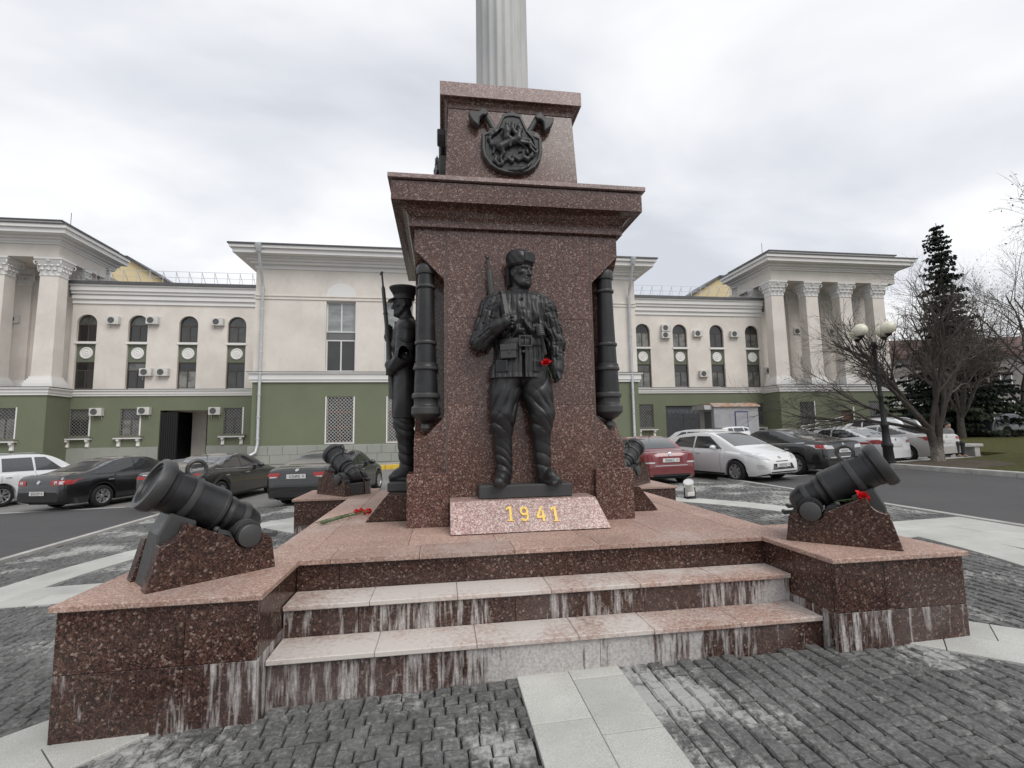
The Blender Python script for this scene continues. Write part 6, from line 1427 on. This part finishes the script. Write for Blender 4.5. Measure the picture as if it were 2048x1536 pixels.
# --- spruce
r = random.Random(2); sx0, sy0 = 36.9, 30.0; sz0 = gz(sx0)+.05
spz = empty('spruce_tree', (sx0, sy0, sz0), 0, 'tall dark spruce with ragged pointed top behind the parked white cars', 'tree')
MB().tube([(0, 0, -.3), (0, 0, 5), (.08, 0, 11), (.05, 0, 16.05)], [.26, .18, .09, .02], 10).build('trunk', M['bark'], spz)
fol = MB(); fol2 = MB(); z = .9
def rad_at(z): return float(np.interp(z, [0, 1.2, 3.2, 6.5, 8.5, 10.5, 13, 15, 16.1], [4.4, 4.6, 3.6, 2.0, 1.4, 1.15, .85, .62, .1]))
while z < 16.0:
    R_ = rad_at(z); nb_ = int(7+R_*2.2)
    for j in range(nb_):
        a = 2*pi*(j+r.random())/nb_; L_ = R_*(r.uniform(.45, 1.2) if r.random() < .8 else r.uniform(1.1, 1.5)); dr = r.uniform(.18, .5); mbx = fol2 if z < 3.2 and r.random() < .6 else fol
        n_ = max(5, int(L_*9))
        for i in range(n_):
            t_ = (i+r.random())/n_; q = Vector((cos(a)*L_*t_, sin(a)*L_*t_, z-L_*t_*dr+.16*L_*t_*t_))
            for _ in range(3):
                side = Vector((-sin(a), cos(a), 0))*r.uniform(-1, 1)*(.16+.34*(1-abs(t_-.5)))*min(1, L_*.6); w_ = r.uniform(.06, .13); ln = r.uniform(.18, .42)*(1 if L_ > 1 else .7)
                d_ = (Vector((cos(a), sin(a), 0))*r.uniform(.1, .8)+side.normalized()*r.uniform(-.6, .6)+Vector((0, 0, -r.uniform(.25, .9)))).normalized(); n2 = rv(r).cross(d_).normalized()
                p_ = q+side; mbx.add([p_-n2*w_*.5, p_+d_*ln*.5-n2*w_, p_+d_*ln, p_+d_*ln*.5+n2*w_], [(0, 1, 2, 3)])
    z += .30+.16*r.random()
fol.build('crown', M['needle'], spz); fol2.build('lower_crown', M['needle2'], spz)
# --- lamp post
lx, ly = 15.36, 14.83; lz = gz(lx)+.1
lamp = empty('street_lamp', (lx, ly, lz), 0, 'black lamp post with four cream globe lamps in front of the bare tree', 'street lamp')
topv = PY(1746, 684, ly)-Vector((lx, ly, lz)); lean = topv.x/topv.z; LM = Matrix(((1, 0, lean, 0), (0, 1, 0, 0), (0, 0, 1, 0), (0, 0, 0, 1))); H_ = topv.z
mb = MB().lathe([(.0, -.1), (.2, -.1), (.2, .08), (.165, .1), (.15, .55), (.175, .6), (.175, .68), (.13, .74), (.105, 1.25), (.125, 1.3), (.125, 1.38), (.085, 1.45), (.07, 2.3), (.08, 2.33), (.08, 2.38), (.065, 2.42), (.05, H_-.2), (.075, H_-.15), (.075, H_-.05), (.05, H_)], 20, LM); mb.build('post', M['iron'], lamp)
tp = Vector((topv.x, 0, H_)); k = NT('cream_globe_plastic', .35, 0, .5); k.col(k.ramp(k.noise(4, 4), [(.3, (.58, .56, .42)), (.7, (.74, .72, .60))])); M['globe'] = k.m
for i in range(4):
    a = .15+i*pi/2; d = Vector((cos(a), sin(a), 0)); pts = []
    for j in range(13): t_ = j/12; pts.append(tp+d*(.05+.50*t_)+Vector((0, 0, -.02-.24*sin(pi*min(1, t_*1.15))+.14*max(0, t_-.5)*2)))
    ar = MB().tube(pts, .022, 8).lathe([(.03, -.06), (.10, 0), (.105, .04), (.07, .06)], 14, Matrix.Translation(pts[-1]+Vector((0, 0, .04)))).build('lamp_arm', M['iron'], lamp)
    MB().ball(pts[-1]+Vector((0, 0, .28)), .225, 24, 16).build('globe', M['globe'], ar)
# --- carnations
k = NT('carnation_petal', .6, 0, .3); k.col(k.ramp(k.noise(60, 4), [(.3, (.42, .008, .012)), (.7, (.75, .02, .025))])); M['petal'] = k.m; M['stem'] = simple('flower_stem', (.08, .14, .055), .7, 0, .3, .3, 20)
def bloom_mesh(seed):
    r = random.Random(seed); mb = MB()
    for i in range(26):
        a = r.uniform(0, 2*pi); tl = r.uniform(.1, 1.35); n_ = 5; rows = []; ca, sa = cos(a), sin(a); w_ = r.uniform(.014, .022); L_ = r.uniform(.028, .036)
        for j in range(4):
            t_ = j/3; rr = L_*t_*sin(tl); zz = L_*t_*cos(tl)+.004*sin(t_*pi); row = []
            for q in range(n_):
                s_ = (q-2)/2; ww = w_*(.35+.65*t_); rz = r.uniform(-.003, .003)*t_*(1.6 if j == 3 else .5); row.append((ca*rr-sa*s_*ww, sa*rr+ca*s_*ww, zz+rz-.004*s_*s_))
            rows.append(row)
        mb.grid(rows)
    return mb.mesh('bloom', M['petal'], 180)
BLM = [bloom_mesh(i) for i in range(3)]
def carnation(p, d, L_, lab, sc=1., grp=None, leaf=True):
    p, d = Vector(p), Vector(d).normalized(); o = empty('carnation', p, 0, lab, 'flower', grp)
    st_ = MB().tube([(0, 0, 0), tuple(d*L_*.5+Vector((0, 0, .004))), tuple(d*L_)], .0032, 6); st_.lathe([(.004, -.02), (.009, -.008), (.010, .004)], 8, Matrix.Translation(d*L_) @ d.to_track_quat('Z', 'Y').to_matrix().to_4x4())
    r = random.Random(int(L_*1000)+len(lab))
    for i in range(7):
        q = d*L_*(.05+.12*i); v = (d+rv(r)*.8).normalized(); n2 = v.cross(rv(r)).normalized()*.004; st_.add([q-n2, q+n2, q+v*.07], [(0, 1, 2)])
    st_.build('stem', M['stem'], o); b = obj('bloom', BLM[r.randrange(3)], o); b.location = d*L_; b.rotation_euler = d.to_track_quat('Z', 'Y').to_euler(); b.scale = (sc, sc, sc); return o
p = PY(1093, 728, 5.06); carnation(p+Vector((.08, .08, -.16)), Vector((-.08, -.08, .16)), .19, 'single red carnation held in the fist of the fur-hatted soldier', 1.9)
p = PY(783, 738, 6.42); carnation(p+Vector((.13, .0, -.10)), Vector((-.13, 0, .10)), .165, 'single red carnation held by the soldier in the peaked cap', 1.5)
p = PY(1719, 996, 3.68); carnation(p+Vector((-.10, .16, -.05)), Vector((.10, -.16, .05)), .19, 'red carnation tucked under the barrel of the right front mortar', 2.1)
ca, cb_ = PZ(637, 1052, .757), PZ(727, 1030, .757); r = random.Random(5)
for i in range(7):
    off = Vector((r.uniform(-.03, .03), r.uniform(-.05, .05), .008+.006*i)); q0 = ca+off*1.2; q1 = cb_+Vector((r.uniform(-.10, .09), r.uniform(-.09, .10), .03+.012*(i % 3))); carnation(q0, q1-q0, (q1-q0).length, 'red carnation of the loose bunch lying on the podium beside the sloping plinth', 1.05, 'carnations lying on the podium')
# --- floodlights
def flood(u, v, aim, lab):
    p = PG(u, v); o = empty('floodlight', (p.x, p.y, gz(p.x)), 0, lab, 'floodlight', 'ground floodlights around the monument')
    MB().box(-.11, .11, -.11, .11, -.02, .03).build('foot', M['iron'], o, .005); MB().bar((-.13, 0, .03), (-.13, 0, .25), .03, .01, (0, 1, 0)).bar((.13, 0, .03), (.13, 0, .25), .03, .01, (0, 1, 0)).bar((-.13, 0, .035), (.13, 0, .035), .03, .012, (0, 0, 1)).build('bracket', M['iron'], o)
    d = (Vector(aim)-Vector((p.x, p.y, .3))).normalized(); Q = Matrix.Translation((0, 0, .25)) @ d.to_track_quat('Z', 'Y').to_matrix().to_4x4()
    MB().lathe([(0, -.16), (.09, -.16), (.1, -.14), (.1, .14), (.115, .145), (.115, .175), (.1, .18), (.09, .172), (0, .172)], 24, Q, False).build('lamp_housing', M['acw'], o, 0, 35); MB().box(-.09, .09, -.07, .07, .06, .16).build('ballast_box', M['acw'], o, .008)
    m3 = MB().lathe([(0, .174), (.088, .174)], 24, Q, False); m3.build('lens', simple('floodlight_lens', (.62, .63, .62), .15), o)
flood(487, 1062, (XC, YC, 9), 'white ground floodlight behind the nearest mortar, left of the podium'); flood(1380, 997, (XC+1.5, YC, 8), 'white ground floodlight on a pale slab in front of the white sedan')
# --- person on a bench beyond the tree
pb = PZ(1899, 901, gz(28.5)+.12); pbz = gz(pb.x)+.08
bn = empty('stone_bench', (pb.x+.35, pb.y+.05, pbz), 0, 'low grey stone bench on the lawn behind the bare tree trunk', 'bench')
MB().box(-.8, 1.0, -.25, .25, .36, .48).build('seat', M['kerb'], bn, .02)
for x in (-.6, .75): MB().box(x-.12, x+.12, -.2, .2, -.02, .36).build('leg', M['kerb'], bn, .01)
pe = empty('person', (pb.x, pb.y, pbz), 0, 'person in a grey jacket and dark trousers seated behind the tree trunk', 'person')
S = SDF((-.4, -.7, -.02), (.4, .3, 1.4), .02); S.cone((0, .05, .5), (0, .0, .95), .15, .17, .06); S.cone((0, .0, 1.0), (0, -.02, 1.12), .06, .055, .04); S.ell((0, -.03, 1.21), (.08, .095, .115), .03); S.cone((0, -.13, 1.2), (0, -.12, 1.18), .015, .018, .01)
for q in (-1, 1):
    S.cone((q*.1, .05, .55), (q*.12, -.40, .52), .085, .065, .04); S.cone((q*.12, -.40, .52), (q*.12, -.38, .1), .06, .045, .03); S.cone((q*.12, -.36, .05), (q*.13, -.52, .04), .045, .035, .03)
    S.cone((q*.17, 0, .93), (q*.25, -.05, .68), .055, .045, .04); S.cone((q*.25, -.05, .68), (q*.12, -.28, .60), .042, .035, .03); S.ell((q*.10, -.31, .60), (.04, .05, .03), .02)
obj('body', S.mesh('body', simple('skin', (.42, .26, .19), .6)), pe)
S = SDF((-.4, -.45, .4), (.4, .3, 1.2), .02); S.cone((0, .05, .52), (0, .0, .95), .175, .19, .06); S.loft([(1.0, 0, 0, .12, .1), (1.07, 0, 0, .09, .09)], .04)
for q in (-1, 1): S.cone((q*.17, 0, .93), (q*.25, -.05, .68), .075, .065, .05); S.cone((q*.25, -.05, .68), (q*.14, -.25, .61), .062, .055, .03)
obj('jacket', S.mesh('jacket', simple('grey_jacket', (.20, .20, .20), .8, 0, .3, .2, 8)), pe)
S = SDF((-.3, -.6, .02), (.3, .3, .75), .02)
for q in (-1, 1): S.cone((q*.1, .05, .56), (q*.12, -.40, .52), .105, .085, .05); S.cone((q*.12, -.40, .52), (q*.12, -.38, .12), .08, .065, .03)
obj('trousers', S.mesh('trousers', simple('dark_trousers', (.03, .03, .035), .8)), pe)
MB().ball((0, -.01, 1.25), (.092, .105, .10), 14, 10).build('hair', simple('dark_hair', (.03, .025, .02), .7), pe)
